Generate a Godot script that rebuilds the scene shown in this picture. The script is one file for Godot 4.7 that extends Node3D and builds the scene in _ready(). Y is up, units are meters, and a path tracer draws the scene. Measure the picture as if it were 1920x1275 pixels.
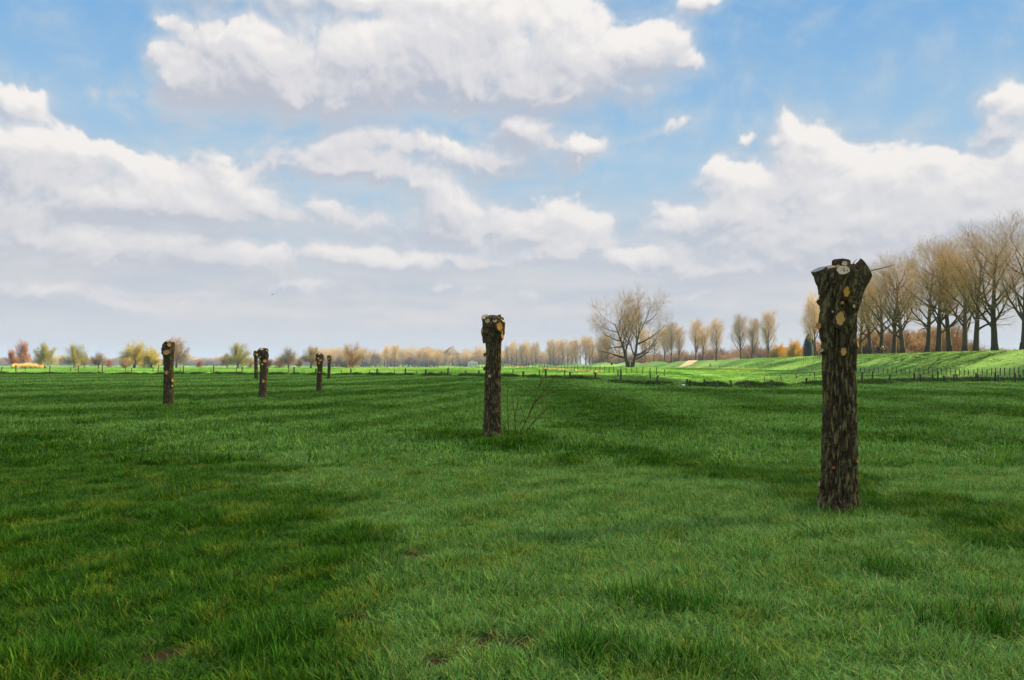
extends Node3D
# Spring meadow under a passing cloud: pollarded willow trunks, a sunlit dike with bare poplars, distant pollard willows.
# The camera stands at (0, 1.65, 0) and looks along -z.  F is the focal length in pixels of a 1920-wide picture.

const F := 1400.0
const EYE := 1.65
const HORIZON := 682.0
const SUN_AZIMUTH := 68.0     # degrees to the right of the view direction
const SUN_ELEVATION := 36.0

var noise_a := FastNoiseLite.new()
var noise_b := FastNoiseLite.new()
var noise_c := FastNoiseLite.new()
var noise_bark := FastNoiseLite.new()
var M := {}
var used := {}
var dike_points := PackedVector3Array()    # x, crest height, z
var to_sun := Vector3.ZERO


# ---------------------------------------------------------------- mesh collecting
class Shape:
	var v := PackedVector3Array()
	var n := PackedVector3Array()
	var c := PackedColorArray()
	var i := PackedInt32Array()

	func tri(a: Vector3, b: Vector3, d: Vector3, nn: Vector3, col: Color) -> void:
		# kept clockwise seen from the side the normal points to
		var k := v.size()
		v.append(a); v.append(b); v.append(d)
		n.append(nn); n.append(nn); n.append(nn)
		c.append(col); c.append(col); c.append(col)
		if (d - a).cross(b - a).dot(nn) >= 0.0:
			i.append(k); i.append(k + 1); i.append(k + 2)
		else:
			i.append(k); i.append(k + 2); i.append(k + 1)

	func quad(a: Vector3, b: Vector3, d: Vector3, e: Vector3, col: Color) -> void:
		var nn := (d - a).cross(b - a).normalized()
		tri(a, b, d, nn, col)
		tri(a, d, e, nn, col)

	func box(lo: Vector3, hi: Vector3, col: Color) -> void:
		var p := []
		for q in 8:
			p.append(Vector3(hi.x if q & 1 else lo.x, hi.y if q & 2 else lo.y, hi.z if q & 4 else lo.z))
		var mid := (lo + hi) * 0.5
		for f in [[0, 1, 3, 2], [4, 5, 7, 6], [0, 1, 5, 4], [2, 3, 7, 6], [0, 2, 6, 4], [1, 3, 7, 5]]:
			var nn: Vector3 = ((p[f[0]] + p[f[2]]) * 0.5 - mid).normalized()
			tri(p[f[0]], p[f[1]], p[f[2]], nn, col)
			tri(p[f[0]], p[f[2]], p[f[3]], nn, col)

	func tube(pts: PackedVector3Array, rad: PackedFloat32Array, sides: int, col: Color, cap := false) -> void:
		var k0 := v.size()
		var m := pts.size()
		var side := Vector3.ZERO
		for q in m:
			var d := (pts[mini(q + 1, m - 1)] - pts[maxi(q - 1, 0)]).normalized()
			if side == Vector3.ZERO:
				side = d.cross(Vector3(0.31, 0.2, 0.93))
				if side.length() < 0.05:
					side = d.cross(Vector3(1, 0, 0))
			side = (side - d * side.dot(d)).normalized()
			var t := d.cross(side)
			for s in sides:
				var a := TAU * s / sides
				var r := side * cos(a) + t * sin(a)
				v.append(pts[q] + r * rad[q])
				n.append(r)
				c.append(col)
		for q in m - 1:
			for s in sides:
				var a := k0 + q * sides + s
				var b := k0 + q * sides + (s + 1) % sides
				i.append(a); i.append(b + sides); i.append(b)
				i.append(a); i.append(a + sides); i.append(b + sides)
		if cap:
			var d := (pts[m - 1] - pts[m - 2]).normalized()
			var kc := v.size()
			v.append(pts[m - 1]); n.append(d); c.append(col)
			for s in sides:
				v.append(v[k0 + (m - 1) * sides + s]); n.append(d); c.append(col)
			for s in sides:
				i.append(kc); i.append(kc + 1 + (s + 1) % sides); i.append(kc + 1 + s)

	func grid(rows: int, cols: int, closed: bool) -> void:
		# the last rows*cols vertices become a sheet; rows run along, columns across
		var k0 := v.size() - rows * cols
		for r in rows - 1:
			for q in (cols if closed else cols - 1):
				var a := k0 + r * cols + q
				var b := k0 + r * cols + (q + 1) % cols
				i.append(a); i.append(b + cols); i.append(b)
				i.append(a); i.append(a + cols); i.append(b + cols)

	func smooth(from_vertex := 0, from_index := 0) -> void:
		for q in range(from_vertex, v.size()):
			n[q] = Vector3.ZERO
		for q in range(from_index, i.size(), 3):
			var a := i[q]
			var b := i[q + 1]
			var d := i[q + 2]
			var f := (v[d] - v[a]).cross(v[b] - v[a])
			n[a] += f; n[b] += f; n[d] += f
		for q in range(from_vertex, v.size()):
			n[q] = n[q].normalized() if n[q].length_squared() > 0.0 else Vector3.UP

	func mesh(mat: Material) -> ArrayMesh:
		# mesh colours are kept in bytes: dark ones are stored brighter and the material's own colour brings them back
		var k: float = mat.get_meta("k", 1.0)
		if k != 1.0:
			for q in c.size():
				c[q] = Color(c[q].r / k, c[q].g / k, c[q].b / k)
		var arr := []
		arr.resize(Mesh.ARRAY_MAX)
		arr[Mesh.ARRAY_VERTEX] = v
		arr[Mesh.ARRAY_NORMAL] = n
		arr[Mesh.ARRAY_COLOR] = c
		arr[Mesh.ARRAY_INDEX] = i
		var m := ArrayMesh.new()
		m.add_surface_from_arrays(Mesh.PRIMITIVE_TRIANGLES, arr)
		m.surface_set_material(0, mat)
		return m


func part(called: String, shape: Shape, mat: Material, parent: Node, stuff := false) -> MeshInstance3D:
	var o := MeshInstance3D.new()
	o.name = called
	o.mesh = shape.mesh(mat)
	if stuff:
		o.set_meta("kind", "stuff")
	parent.add_child(o, true)
	return o


func numbered(called: String) -> String:
	var k: int = used.get(called, 0)
	used[called] = k + 1
	return called if k == 0 else "%s_%03d" % [called, k]


func thing(called: String, label: String, category: String, at := Vector3.ZERO, group := "") -> Node3D:
	var o := Node3D.new()
	o.name = numbered(called)
	o.position = at
	add_child(o)
	o.set_meta("label", label)
	o.set_meta("category", category)
	if group:
		o.set_meta("group", group)
	return o


func setting(called: String, shape: Shape, mat: Material) -> MeshInstance3D:
	var o := part(called, shape, mat, self)
	o.set_meta("kind", "structure")
	return o


func material(rough: float, spec := 0.5, k := 1.0) -> StandardMaterial3D:
	var m := StandardMaterial3D.new()
	m.set_meta("k", k)
	m.albedo_color = Color(k, k, k).linear_to_srgb()
	m.vertex_color_use_as_albedo = true
	m.roughness = rough
	m.metallic_specular = spec
	return m


func rng_of(s: int) -> RandomNumberGenerator:
	var r := RandomNumberGenerator.new()
	r.seed = s * 7919 + 17
	return r


# ---------------------------------------------------------------- terrain
func near_dike(x: float, z: float) -> Vector3:
	# x: distance to the crest line, y: crest height there, z: side (+1 = meadow side)
	var best := 1e9
	var crest := 0.0
	var side := 1.0
	for k in dike_points.size() - 1:
		var a := dike_points[k]
		var b := dike_points[k + 1]
		var dx := b.x - a.x
		var dz := b.z - a.z
		var t := clampf(((x - a.x) * dx + (z - a.z) * dz) / (dx * dx + dz * dz), 0.0, 1.0)
		var ex := x - a.x - dx * t
		var ez := z - a.z - dz * t
		var d := ex * ex + ez * ez
		if d < best:
			best = d
			crest = lerpf(a.y, b.y, t)
			side = 1.0 if dx * ez - dz * ex < 0.0 else -1.0
	return Vector3(sqrt(best), crest, side)


func edge_depth(x: float) -> float:
	# how far out the rough bank at the end of the near field runs
	var p := [[-200.0, 128.0], [-79.0, 116.0], [-36.0, 110.0], [-8.0, 99.0], [7.7, 77.0], [12.4, 55.0], [15.8, 52.0], [24.9, 58.0], [36.0, 67.0], [49.0, 70.0], [90.0, 70.0]]
	if x <= p[0][0]:
		return p[0][1]
	for k in p.size() - 1:
		if x < p[k + 1][0]:
			var t: float = (x - p[k][0]) / (p[k + 1][0] - p[k][0])
			return lerpf(p[k][1], p[k + 1][1], t)
	return 70.0


func height(x: float, z: float) -> float:
	var d := -z
	var h := 0.0
	if d > 20.0:
		h -= 1.5 * smoothstep(330.0, 650.0, d)
		# hollow beyond the near field
		var q := (x - 0.32 * d) / 8.5
		if absf(q) < 4.0:
			h -= 1.3 * exp(-q * q) * smoothstep(52.0, 78.0, d) * (1.0 - smoothstep(105.0, 150.0, d))
		# knoll with the lone tree
		var kx := (x - 22.0) / 42.0
		var kz := (d - 190.0) / 45.0
		h += 0.75 * exp(-kx * kx - kz * kz)
		if x > -400.0:
			var nd := near_dike(x, z)
			if nd.x < 40.0:
				var t := nd.y - maxf(nd.x - 2.5, 0.0) / 4.2
				var w := clampf(0.5 + (t - h) / 1.2, 0.0, 1.0)
				h = lerpf(h, t, w) + 0.25 * 1.2 * w * (1.0 - w)
		# rough bank
		var e := (d - edge_depth(x)) / 1.6
		if absf(e) < 3.0:
			h += 0.16 * exp(-e * e)
	if d < 130.0:
		h += 0.035 * noise_a.get_noise_2d(x * 14.0, z * 14.0) + 0.06 * noise_b.get_noise_2d(x * 2.2, z * 2.2)
	return h


func ground(x: float, d: float) -> Vector3:
	return Vector3(x, height(x, -d), -d)


func on_ray(u: float, d: float) -> Vector3:
	return ground((u - 960.0) / F * d, d)


func where(u: float, v: float, from_depth := 3.0, to_depth := 700.0) -> Vector3:
	# the place on the ground that lies under a point of a level view
	var d := from_depth
	while d < to_depth:
		var x := (u - 960.0) / F * d
		if EYE - (v - HORIZON) / F * d <= height(x, -d):
			break
		d *= 1.004
	return ground((u - 960.0) / F * d, d)


# ---------------------------------------------------------------- what grows where (dark lush or pale blue-green sward)
func strip(x: float, d: float, pts: Array, wide: float) -> float:
	var best := 1e9
	for k in pts.size() - 1:
		var a: Vector2 = pts[k]
		var b: Vector2 = pts[k + 1]
		var ab := b - a
		var t := clampf((Vector2(x, d) - a).dot(ab) / ab.length_squared(), 0.0, 1.0)
		best = minf(best, (a + ab * t - Vector2(x, d)).length())
	return 1.0 - smoothstep(0.78 * wide, 1.22 * wide, best)


var dark_strips := [
	[[Vector2(-2.6, 2.0), Vector2(-3.4, 6.0), Vector2(-4.6, 8.8), Vector2(-7.6, 12.0), Vector2(-11.0, 15.5)], 2.3],
	[[Vector2(-6.0, 4.0), Vector2(-9.0, 10.0), Vector2(-14.0, 15.0)], 3.2],
	[[Vector2(-1.2, 17.0), Vector2(1.6, 13.6), Vector2(3.8, 10.6), Vector2(4.8, 8.2), Vector2(5.6, 6.0)], 1.0],
	[[Vector2(1.2, 70.0), Vector2(2.0, 40.0), Vector2(2.4, 28.0), Vector2(2.8, 20.0)], 1.9],
	[[Vector2(9.0, 26.0), Vector2(14.0, 25.0), Vector2(22.0, 24.0)], 2.4],
	[[Vector2(-24.0, 33.0), Vector2(-14.0, 36.0), Vector2(-6.0, 44.0), Vector2(-2.0, 60.0)], 2.6],
	[[Vector2(-40.0, 52.0), Vector2(-22.0, 52.0), Vector2(-10.0, 60.0), Vector2(-4.0, 80.0)], 3.6],
	[[Vector2(-22.0, 22.0), Vector2(-12.0, 25.0), Vector2(-6.0, 28.0)], 1.6],
	[[Vector2(8.0, 46.0), Vector2(18.0, 40.0), Vector2(32.0, 38.0)], 3.0],
	[[Vector2(6.5, 17.5), Vector2(9.0, 15.2), Vector2(14.0, 14.0)], 0.9],
]


# one sward everywhere: lush dark tufts to pale blue-green ones
func turf(p: float) -> Color:
	return Color(0.041, 0.134, 0.001).lerp(Color(0.155, 0.310, 0.076), clampf(p, 0.0, 1.0))


# bare, worn spots in the near turf: x, depth, radius
var worn := [Vector3(-0.14, 4.45, 0.14), Vector3(0.08, 4.42, 0.12), Vector3(-1.0, 4.85, 0.12), Vector3(-0.42, 4.12, 0.12), Vector3(-2.0, 4.3, 0.15), Vector3(-0.85, 6.5, 0.16), Vector3(4.3, 6.9, 0.12), Vector3(0.5, 4.1, 0.1)]


func paleness(x: float, d: float) -> float:
	var wob := 0.8 * noise_a.get_noise_2d(x * 9.0 + 50.0, d * 9.0) * (0.6 + d * 0.03)
	var k := 0.0
	for s in dark_strips:
		k = maxf(k, strip(x + wob, d + wob * 1.3, s[0], s[1]))
	var p := (0.86 if d < 16.0 else 0.74) - 0.84 * k
	if d > 14.0:
		# swaths of the last mowing: straight ahead on the right, swinging round to the left
		var q := sin(TAU * (x + wob) / 6.4 + 0.6)
		var r := sin(17.0 * log((d + wob) * (4.0 - minf(x, 0.0))) + 0.5)
		p += lerpf(r, q, smoothstep(-4.0, 1.5, x)) * 0.46 * smoothstep(14.0, 20.0, d)
	p += 0.26 * noise_b.get_noise_2d(x * 7.5, d * 6.0)
	return clampf(p, 0.0, 1.0)


# ---------------------------------------------------------------- sky
func sky_image() -> Image:
	var W := 4096
	var H := 2048
	var blobs := []
	# heaps of cloud: place in a level view, half width, half height, weight
	for q in [
		[345, 165, 52, 42, 1.00], [400, 150, 78, 62, 1.00], [428, 92, 46, 38, 0.95], [480, 110, 70, 50, 1.00], [560, 125, 110, 66, 1.00], [690, 120, 120, 66, 1.00], [790, 80, 62, 52, 1.00], [850, 50, 80, 56, 1.00], [940, 30, 84, 62, 1.00], [1085, 40, 84, 56, 1.00], [1085, 120, 160, 62, 1.00], [1190, 95, 70, 46, 0.95], [1245, 75, 48, 28, 0.80], [880, 140, 200, 50, 1.00], [1290, 125, 40, 20, 0.70], [600, 178, 180, 26, 0.75], [980, 180, 180, 24, 0.75],
		[610, -12, 230, 40, 0.90], [380, -20, 90, 24, 0.70], [820, 0, 60, 20, 0.60],
		[28, 192, 54, 26, 1.00], [70, 176, 22, 14, 0.90],
		[10, 278, 90, 42, 1.00], [70, 325, 110, 48, 1.00], [175, 296, 90, 24, 0.80], [250, 304, 44, 18, 0.75], [10, 395, 130, 46, 0.90], [90, 290, 50, 24, 0.80],
		[330, 352, 84, 46, 1.00], [260, 380, 90, 40, 1.00], [430, 348, 66, 36, 1.00], [152, 376, 32, 22, 1.00], [370, 400, 130, 28, 0.85], [480, 375, 40, 24, 0.80],
		[610, 300, 90, 40, 0.80], [690, 255, 60, 30, 0.70], [800, 270, 110, 32, 0.80], [985, 246, 60, 34, 0.95], [1085, 284, 52, 24, 1.00], [720, 325, 190, 34, 0.80], [920, 296, 100, 28, 0.80], [610, 265, 50, 20, 0.60],
		[845, 390, 76, 46, 0.95], [1035, 398, 74, 42, 1.00], [940, 430, 150, 36, 0.80], [770, 356, 40, 11, 0.75], [620, 410, 160, 30, 0.70], [1080, 440, 60, 30, 1.00],
		[1500, 268, 46, 50, 1.00], [1552, 272, 34, 40, 1.00], [1425, 345, 64, 36, 0.95], [1356, 340, 42, 26, 0.90], [1625, 320, 70, 46, 1.00], [1520, 380, 190, 62, 1.00], [1690, 350, 60, 40, 0.90], [1345, 415, 110, 36, 0.80], [1560, 440, 240, 40, 1.00], [1745, 310, 30, 16, 0.70],
		[1885, 300, 60, 36, 1.00], [1835, 355, 90, 46, 1.00], [1905, 190, 36, 36, 0.95], [1780, 415, 140, 46, 0.85], [1880, 155, 30, 18, 0.60], [1870, 235, 44, 14, 0.60],
		[1215, 478, 64, 20, 1.00], [1310, 3, 46, 17, 0.90], [300, 462, 260, 26, 0.86], [820, 482, 240, 26, 0.86], [1500, 486, 240, 39, 0.78], [60, 455, 130, 28, 0.89], [1240, 250, 50, 10, 0.50], [1410, 262, 26, 8, 0.50],
		[240, 500, 120, 24, 0.82], [420, 492, 90, 20, 0.74], [690, 492, 90, 20, 0.78], [560, 532, 150, 18, 0.67], [1060, 470, 60, 18, 0.99], [1330, 505, 120, 24, 0.74], [1700, 500, 150, 24, 0.77], [900, 540, 150, 18, 0.64], [100, 545, 160, 18, 0.64], [1300, 555, 190, 16, 0.62], [280, 580, 160, 14, 0.57],
		[185, 172, 16, 11, 0.50], [240, 155, 28, 9, 0.45], [305, 50, 22, 9, 0.45], [300, 105, 16, 22, 0.50],
	]:
		var du: float = q[0] - 960.0
		blobs.append([rad_to_deg(atan2(du, F)), rad_to_deg(atan2(HORIZON - q[1], sqrt(F * F + du * du))), q[2] / 24.4, q[3] / 24.4, q[4]])
	# smooth field of the cloud masses, quarter-degree cells over azimuth -44..44 and elevation 0..34
	var gw := 353
	var gh := 137
	var field := PackedFloat32Array()
	field.resize(gw * gh)
	var lit_field := PackedFloat32Array()
	lit_field.resize(gw * gh)
	for y in gh:
		for x in gw:
			var az := -44.0 + x * 0.25
			var el := y * 0.25
			var s := 0.0
			var lit := 0.5
			for b in blobs:
				var p: float = (az - b[0]) / b[2]
				var r: float = (el - b[1]) / b[3]
				var w := p * p + r * r
				if w < 4.5:
					var a: float = b[4] * 0.90 * exp(-w * 1.0)
					s = 1.0 - (1.0 - s) * (1.0 - a)
					lit = lerpf(lit, clampf(0.46 + 0.46 * r + 0.10 * p, 0.0, 1.0), minf(a * 1.1, 1.0))
			field[y * gw + x] = s
			lit_field[y * gw + x] = lit
	var wx := FastNoiseLite.new()
	wx.seed = 11; wx.frequency = 5.0; wx.fractal_octaves = 4
	var big := FastNoiseLite.new()
	big.seed = 5; big.frequency = 2.6; big.fractal_octaves = 3
	# rounded heaps
	var bil := FastNoiseLite.new()
	bil.seed = 23; bil.noise_type = FastNoiseLite.TYPE_CELLULAR; bil.frequency = 11.0; bil.cellular_return_type = FastNoiseLite.RETURN_DISTANCE; bil.fractal_type = FastNoiseLite.FRACTAL_FBM; bil.fractal_octaves = 5; bil.fractal_gain = 0.60; bil.fractal_lacunarity = 2.1
	var fine := FastNoiseLite.new()
	fine.seed = 31; fine.frequency = 14.0; fine.fractal_octaves = 6; fine.fractal_gain = 0.62
	var out := Image.create(W, H, false, Image.FORMAT_RGB8)
	out.fill(Color(0.62, 0.64, 0.66))
	# the whole upper half at a quarter of the resolution, then the part round the view in full: the same clouds, finer
	for pass_number in 2:
		var step := 4 if pass_number == 0 else 1
		var x0 := 0 if pass_number == 0 else 1544
		var x1 := W if pass_number == 0 else 2552
		var y0 := 0 if pass_number == 0 else 660
		var y1 := 1024
		var w := (x1 - x0) / step
		var h := (y1 - y0) / step
		var den := PackedFloat32Array()
		den.resize(w * h)
		var soft := PackedFloat32Array()
		soft.resize(w * h)
		var veil := PackedFloat32Array()
		veil.resize(w * h)
		var lift := PackedFloat32Array()
		lift.resize(w * h)
		lift.fill(0.5)
		for py in h:
			var el := 90.0 - (y0 + (py + 0.5) * step) / H * 180.0
			var ce := cos(deg_to_rad(el))
			var se := sin(deg_to_rad(el))
			for px in w:
				var az := ((x0 + (px + 0.5) * step) / W - 0.5) * 360.0
				var ar := deg_to_rad(az)
				# clouds lie flatter near the horizon
				var dir := Vector3(sin(ar) * ce, se * (1.0 + 0.6 * (1.0 - se)), -cos(ar) * ce)
				var a1 := wx.get_noise_3dv(dir)
				var a2 := wx.get_noise_3dv(dir + Vector3(7.3, 2.1, 4.4))
				var warped := dir + Vector3(a1, a2, -a1) * 0.036
				var fine_n := fine.get_noise_3dv(warped)
				var puff := -0.52 - bil.get_noise_3dv(warped)
				var inside := smoothstep(43.5, 37.0, absf(az)) * smoothstep(33.5, 28.0, el)
				var s := 0.0
				if inside > 0.0:
					var gx := clampf((az + a1 * 1.5 + fine_n * 0.8 + 44.0) * 4.0, 0.0, gw - 2.001)
					var gy := clampf((el + a2 * 1.0 + fine_n * 0.7 - puff * 2.6) * 4.0, 0.0, gh - 2.001)
					var ix := int(gx)
					var iy := int(gy)
					var tx := gx - ix
					var ty := gy - iy
					var k := iy * gw + ix
					s = lerpf(lerpf(field[k], field[k + 1], tx), lerpf(field[k + gw], field[k + gw + 1], tx), ty)
					lift[py * w + px] = lerpf(0.5, lerpf(lerpf(lit_field[k], lit_field[k + 1], tx), lerpf(lit_field[k + gw], lit_field[k + gw + 1], tx), ty), inside)
				if inside < 1.0:
					s = lerpf(clampf(0.50 + 1.1 * big.get_noise_3dv(dir + Vector3(a1, a2, a1) * 0.12), 0.0, 1.1), s, inside)
				den[py * w + px] = s + 0.52 * puff + 0.36 * fine_n
				veil[py * w + px] = wx.get_noise_3d(dir.x * 0.9, se * 5.0, dir.z * 0.9) + 0.35 * fine_n
				soft[py * w + px] = s + 0.42 * puff + 0.08 * fine_n
		var im := Image.create(w, h, false, Image.FORMAT_RGB8)
		var up := int(12.0 / step)
		for py in h:
			var el := 90.0 - (y0 + (py + 0.5) * step) / H * 180.0
			var t := clampf(el / 27.0, 0.0, 1.0)
			var blue := Color(0.790, 0.806, 0.830).lerp(Color(0.665, 0.800, 0.900), smoothstep(0.12, 0.55, t)).lerp(Color(0.455, 0.672, 0.880), smoothstep(0.42, 1.05, t))
			if el > 27.0:
				blue = blue.lerp(Color(0.36, 0.57, 0.81), smoothstep(27.0, 80.0, el))
			var haze := smoothstep(17.5, 1.0, el)
			for px in w:
				var d := den[py * w + px]
				var m := soft[py * w + px]
				var near := den[maxi(py - up / 2, 0) * w + mini(px + up / 4, w - 1)]
				var above := soft[maxi(py - up, 0) * w + mini(px + up / 2, w - 1)]
				var higher := soft[maxi(py - up * 4, 0) * w + mini(px + up, w - 1)]
				# heaped tops end sharply, bases dissolve
				var heap := smoothstep(-0.04, 0.14, m - above)
				var cover := smoothstep(lerpf(0.12, 0.33, heap), lerpf(0.92, 0.56, heap), d)
				var relief := clampf(0.38 + (lift[py * w + px] - 0.5) * 0.70 + (d - near) * 0.62 + (m - above) * 0.55 + (m - higher) * 0.20 + (d - m) * 0.2, 0.0, 1.0)
				var thin := smoothstep(-0.25, 0.50, d) * 0.55
				var cloud := Color(0.755, 0.768, 0.812).lerp(Color(0.885, 0.880, 0.890), smoothstep(0.10, 0.50, relief)).lerp(Color(0.985, 0.966, 0.945), smoothstep(0.45, 0.95, relief))
				cloud = cloud.lerp(Color(0.845, 0.842, 0.850), haze * 0.42)
				var layer := Color(0.770, 0.796, 0.836).lerp(Color(0.872, 0.860, 0.858), clampf(0.5 + 1.25 * veil[py * w + px] * smoothstep(0.5, 5.0, el), 0.0, 1.0))
				var col := blue.lerp(layer, maxf(thin, haze * 0.82))
				col = col.lerp(cloud, cover * lerpf(0.96, 0.85, haze))
				im.set_pixel(px, py, col)
		if step > 1:
			im.resize(w * step, h * step, Image.INTERPOLATE_CUBIC)
		out.blit_rect(im, Rect2i(0, 0, im.get_width(), im.get_height()), Vector2i(x0, y0))
	# a panorama begins at the view direction
	var turned := Image.create(W, H, false, Image.FORMAT_RGB8)
	turned.blit_rect(out, Rect2i(W / 2, 0, W / 2, H), Vector2i(0, 0))
	turned.blit_rect(out, Rect2i(0, 0, W / 2, H), Vector2i(W / 2, 0))
	return turned


func build_light() -> void:
	var cam := Camera3D.new()
	cam.name = "camera"
	cam.position = Vector3(0, EYE, 0)
	cam.projection = Camera3D.PROJECTION_FRUSTUM
	cam.near = 0.1
	cam.far = 6000.0
	cam.size = 0.1 * 1275.0 / F
	cam.frustum_offset = Vector2(0.0, 0.1 * (HORIZON - 637.5) / F)
	add_child(cam)
	cam.current = true

	var env := Environment.new()
	env.background_mode = Environment.BG_SKY
	var sky := Sky.new()
	var pano := PanoramaSkyMaterial.new()
	pano.panorama = ImageTexture.create_from_image(sky_image())
	sky.sky_material = pano
	env.sky = sky
	env.background_energy_multiplier = 0.245
	env.tonemap_mode = Environment.TONE_MAPPER_LINEAR
	env.tonemap_exposure = 4.08
	env.fog_enabled = true
	env.fog_density = 0.00022
	env.fog_light_color = Color(0.66, 0.78, 1.0)
	env.sdfgi_enabled = true
	env.ssao_enabled = true
	env.ssil_enabled = true
	var we := WorldEnvironment.new()
	we.name = "air"
	we.environment = env
	add_child(we)

	var sun := DirectionalLight3D.new()
	sun.name = "sun"
	sun.light_energy = 1.6
	sun.light_color = Color(1.0, 0.915, 0.70)
	sun.light_angular_distance = 0.5
	sun.shadow_enabled = true
	var a := deg_to_rad(SUN_AZIMUTH)
	var e := deg_to_rad(SUN_ELEVATION)
	to_sun = Vector3(sin(a) * cos(e), sin(e), -cos(a) * cos(e))
	add_child(sun)
	sun.look_at_from_position(to_sun * 100.0, Vector3.ZERO, Vector3.UP)


func build_cloud() -> void:
	# the cloud whose shadow lies on the near field; it stands far to the right, outside the view
	var s := Shape.new()
	var rows := 60
	var cols := 120
	var up := 760.0
	var centre := Vector3(-165, 0, 75) + to_sun * (up / to_sun.y)
	for r in rows:
		var ph := PI * r / (rows - 1)
		for q in cols:
			var th := TAU * q / cols
			var d := Vector3(sin(ph) * cos(th), -cos(ph), sin(ph) * sin(th))
			var lump := 1.0 + 0.05 * noise_b.get_noise_3dv(d * 18.0) + 0.035 * noise_a.get_noise_3dv(d * 26.0)
			var y := d.y * (70.0 if d.y > 0.0 else 22.0) * (1.0 + 0.5 * noise_b.get_noise_3dv(d * 40.0))
			s.v.append(Vector3(d.x * 360.0 * lump, y, d.z * 200.0 * lump))
			s.n.append(d)
			s.c.append(Color(0.8, 0.8, 0.8))
	s.grid(rows, cols, true)
	s.smooth()
	var m := material(1.0, 0.0)
	m.transparency = BaseMaterial3D.TRANSPARENCY_ALPHA
	m.albedo_color = Color(1, 1, 1, 0.63)
	m.backlight_enabled = true
	m.backlight = Color(1, 1, 1)
	var o := part("cloud", s, m, self)
	o.position = centre
	o.set_meta("kind", "structure")


# ---------------------------------------------------------------- ground
func sward(x: float, d: float) -> Color:
	var p := paleness(x, d)
	if d > 60.0:
		p = lerpf(p, 0.45 + 1.1 * noise_b.get_noise_2d(x * 0.9, d * 0.5), smoothstep(0.0, 14.0, d - edge_depth(x)))
	var c := turf(p)
	if d < 8.0:
		for w in worn:
			c = c.lerp(Color(0.065, 0.036, 0.020), 1.0 - smoothstep(w.z * 0.8, w.z * 1.3, Vector2(x - w.x, d - w.y).length()))
	return c


func build_ground() -> void:
	var s := Shape.new()
	var radii := [0.0]
	var r := 0.5
	while r < 3200.0:
		radii.append(r)
		r *= 1.022 if r < 420.0 else 1.08
	var angles := []
	var a := -180.0
	while a < 179.9:
		angles.append(a)
		a += 0.42 if a > -46.0 and a < 46.0 else 4.0
	for rad in radii:
		for an in angles:
			var x: float = rad * sin(deg_to_rad(an))
			var d: float = rad * cos(deg_to_rad(an))
			s.v.append(Vector3(x, height(x, -d), -d))
			s.n.append(Vector3.UP)
			s.c.append(sward(x, d))
	s.grid(radii.size(), angles.size(), true)
	s.smooth()
	var m := material(0.95, 0.2, 0.3)
	var nt := NoiseTexture2D.new()
	nt.width = 1024; nt.height = 1024; nt.seamless = true
	var fn := FastNoiseLite.new()
	fn.seed = 3; fn.frequency = 0.02; fn.fractal_octaves = 6; fn.fractal_gain = 0.7
	nt.noise = fn
	var g := Gradient.new()
	g.set_color(0, Color(0.78, 0.80, 0.74)); g.set_color(1, Color(1.0, 1.0, 1.0))
	nt.color_ramp = g
	m.albedo_texture = nt
	m.uv1_triplanar = true
	m.uv1_world_triplanar = true
	m.uv1_scale = Vector3(0.11, 0.11, 0.11)
	var o := setting("meadow_ground", s, m)
	o.set_meta("label", "green meadow running out to the dike and the far trees")


# ---------------------------------------------------------------- grass
func blade(s: Shape, base: Vector3, dir: Vector3, tall: float, bend: float, wide: float, col: Color, segs := 3) -> void:
	var side := Vector3(-dir.z, 0, dir.x)
	var p0 := base
	var k := s.v.size()
	for q in segs + 1:
		var t := float(q) / segs
		var p := base + Vector3(0, tall * (t - 0.28 * bend * t * t), 0) + dir * (tall * bend * t * t)
		var w := wide * (1.0 - t * t * 0.85) * 0.5
		var tang := (p - p0) if q > 0 else Vector3(0, 1, 0)
		var nn := side.cross(tang).normalized()
		nn = (nn + Vector3(0, 0.3, 0)).normalized()
		p0 = p
		if q == segs:
			s.v.append(p); s.n.append(nn); s.c.append(col)
		else:
			s.v.append(p - side * w); s.n.append(nn); s.c.append(col)
			s.v.append(p + side * w); s.n.append(nn); s.c.append(col)
	for q in segs - 1:
		var b := k + q * 2
		s.i.append_array(PackedInt32Array([b, b + 3, b + 1, b, b + 2, b + 3]))
	var e := k + (segs - 1) * 2
	s.i.append_array(PackedInt32Array([e, e + 2, e + 1]))


func tuft(sd: int, blades: int, spread: float, tall: float, wide: float, straw: float, segs: int) -> Mesh:
	var rng := rng_of(sd)
	var s := Shape.new()
	for q in blades:
		var a := rng.randf() * TAU
		var rr := spread * sqrt(rng.randf())
		var base := Vector3(cos(a) * rr, -0.012, sin(a) * rr)
		var da := a + rng.randfn(0.0, 0.9)
		var dir := Vector3(cos(da), 0, sin(da))
		var f := rng.randf()
		var col := Color(0.95, 1.0, 0.9).lerp(Color(1.25, 1.18, 0.95), f * f) * pow(rng.randf_range(0.55, 1.55), 1.5)
		if rng.randf() < straw:
			col = Color(4.0, 1.9, 2.6) * rng.randf_range(0.5, 1.0)
		elif rng.randf() < 0.10:
			col = Color(1.9, 1.45, 0.8)
		blade(s, base, dir, tall * rng.randf_range(0.45, 1.1), rng.randf_range(0.15, 1.05), wide * rng.randf_range(0.6, 1.2), col, segs)
	return s.mesh(M.grass)


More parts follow.
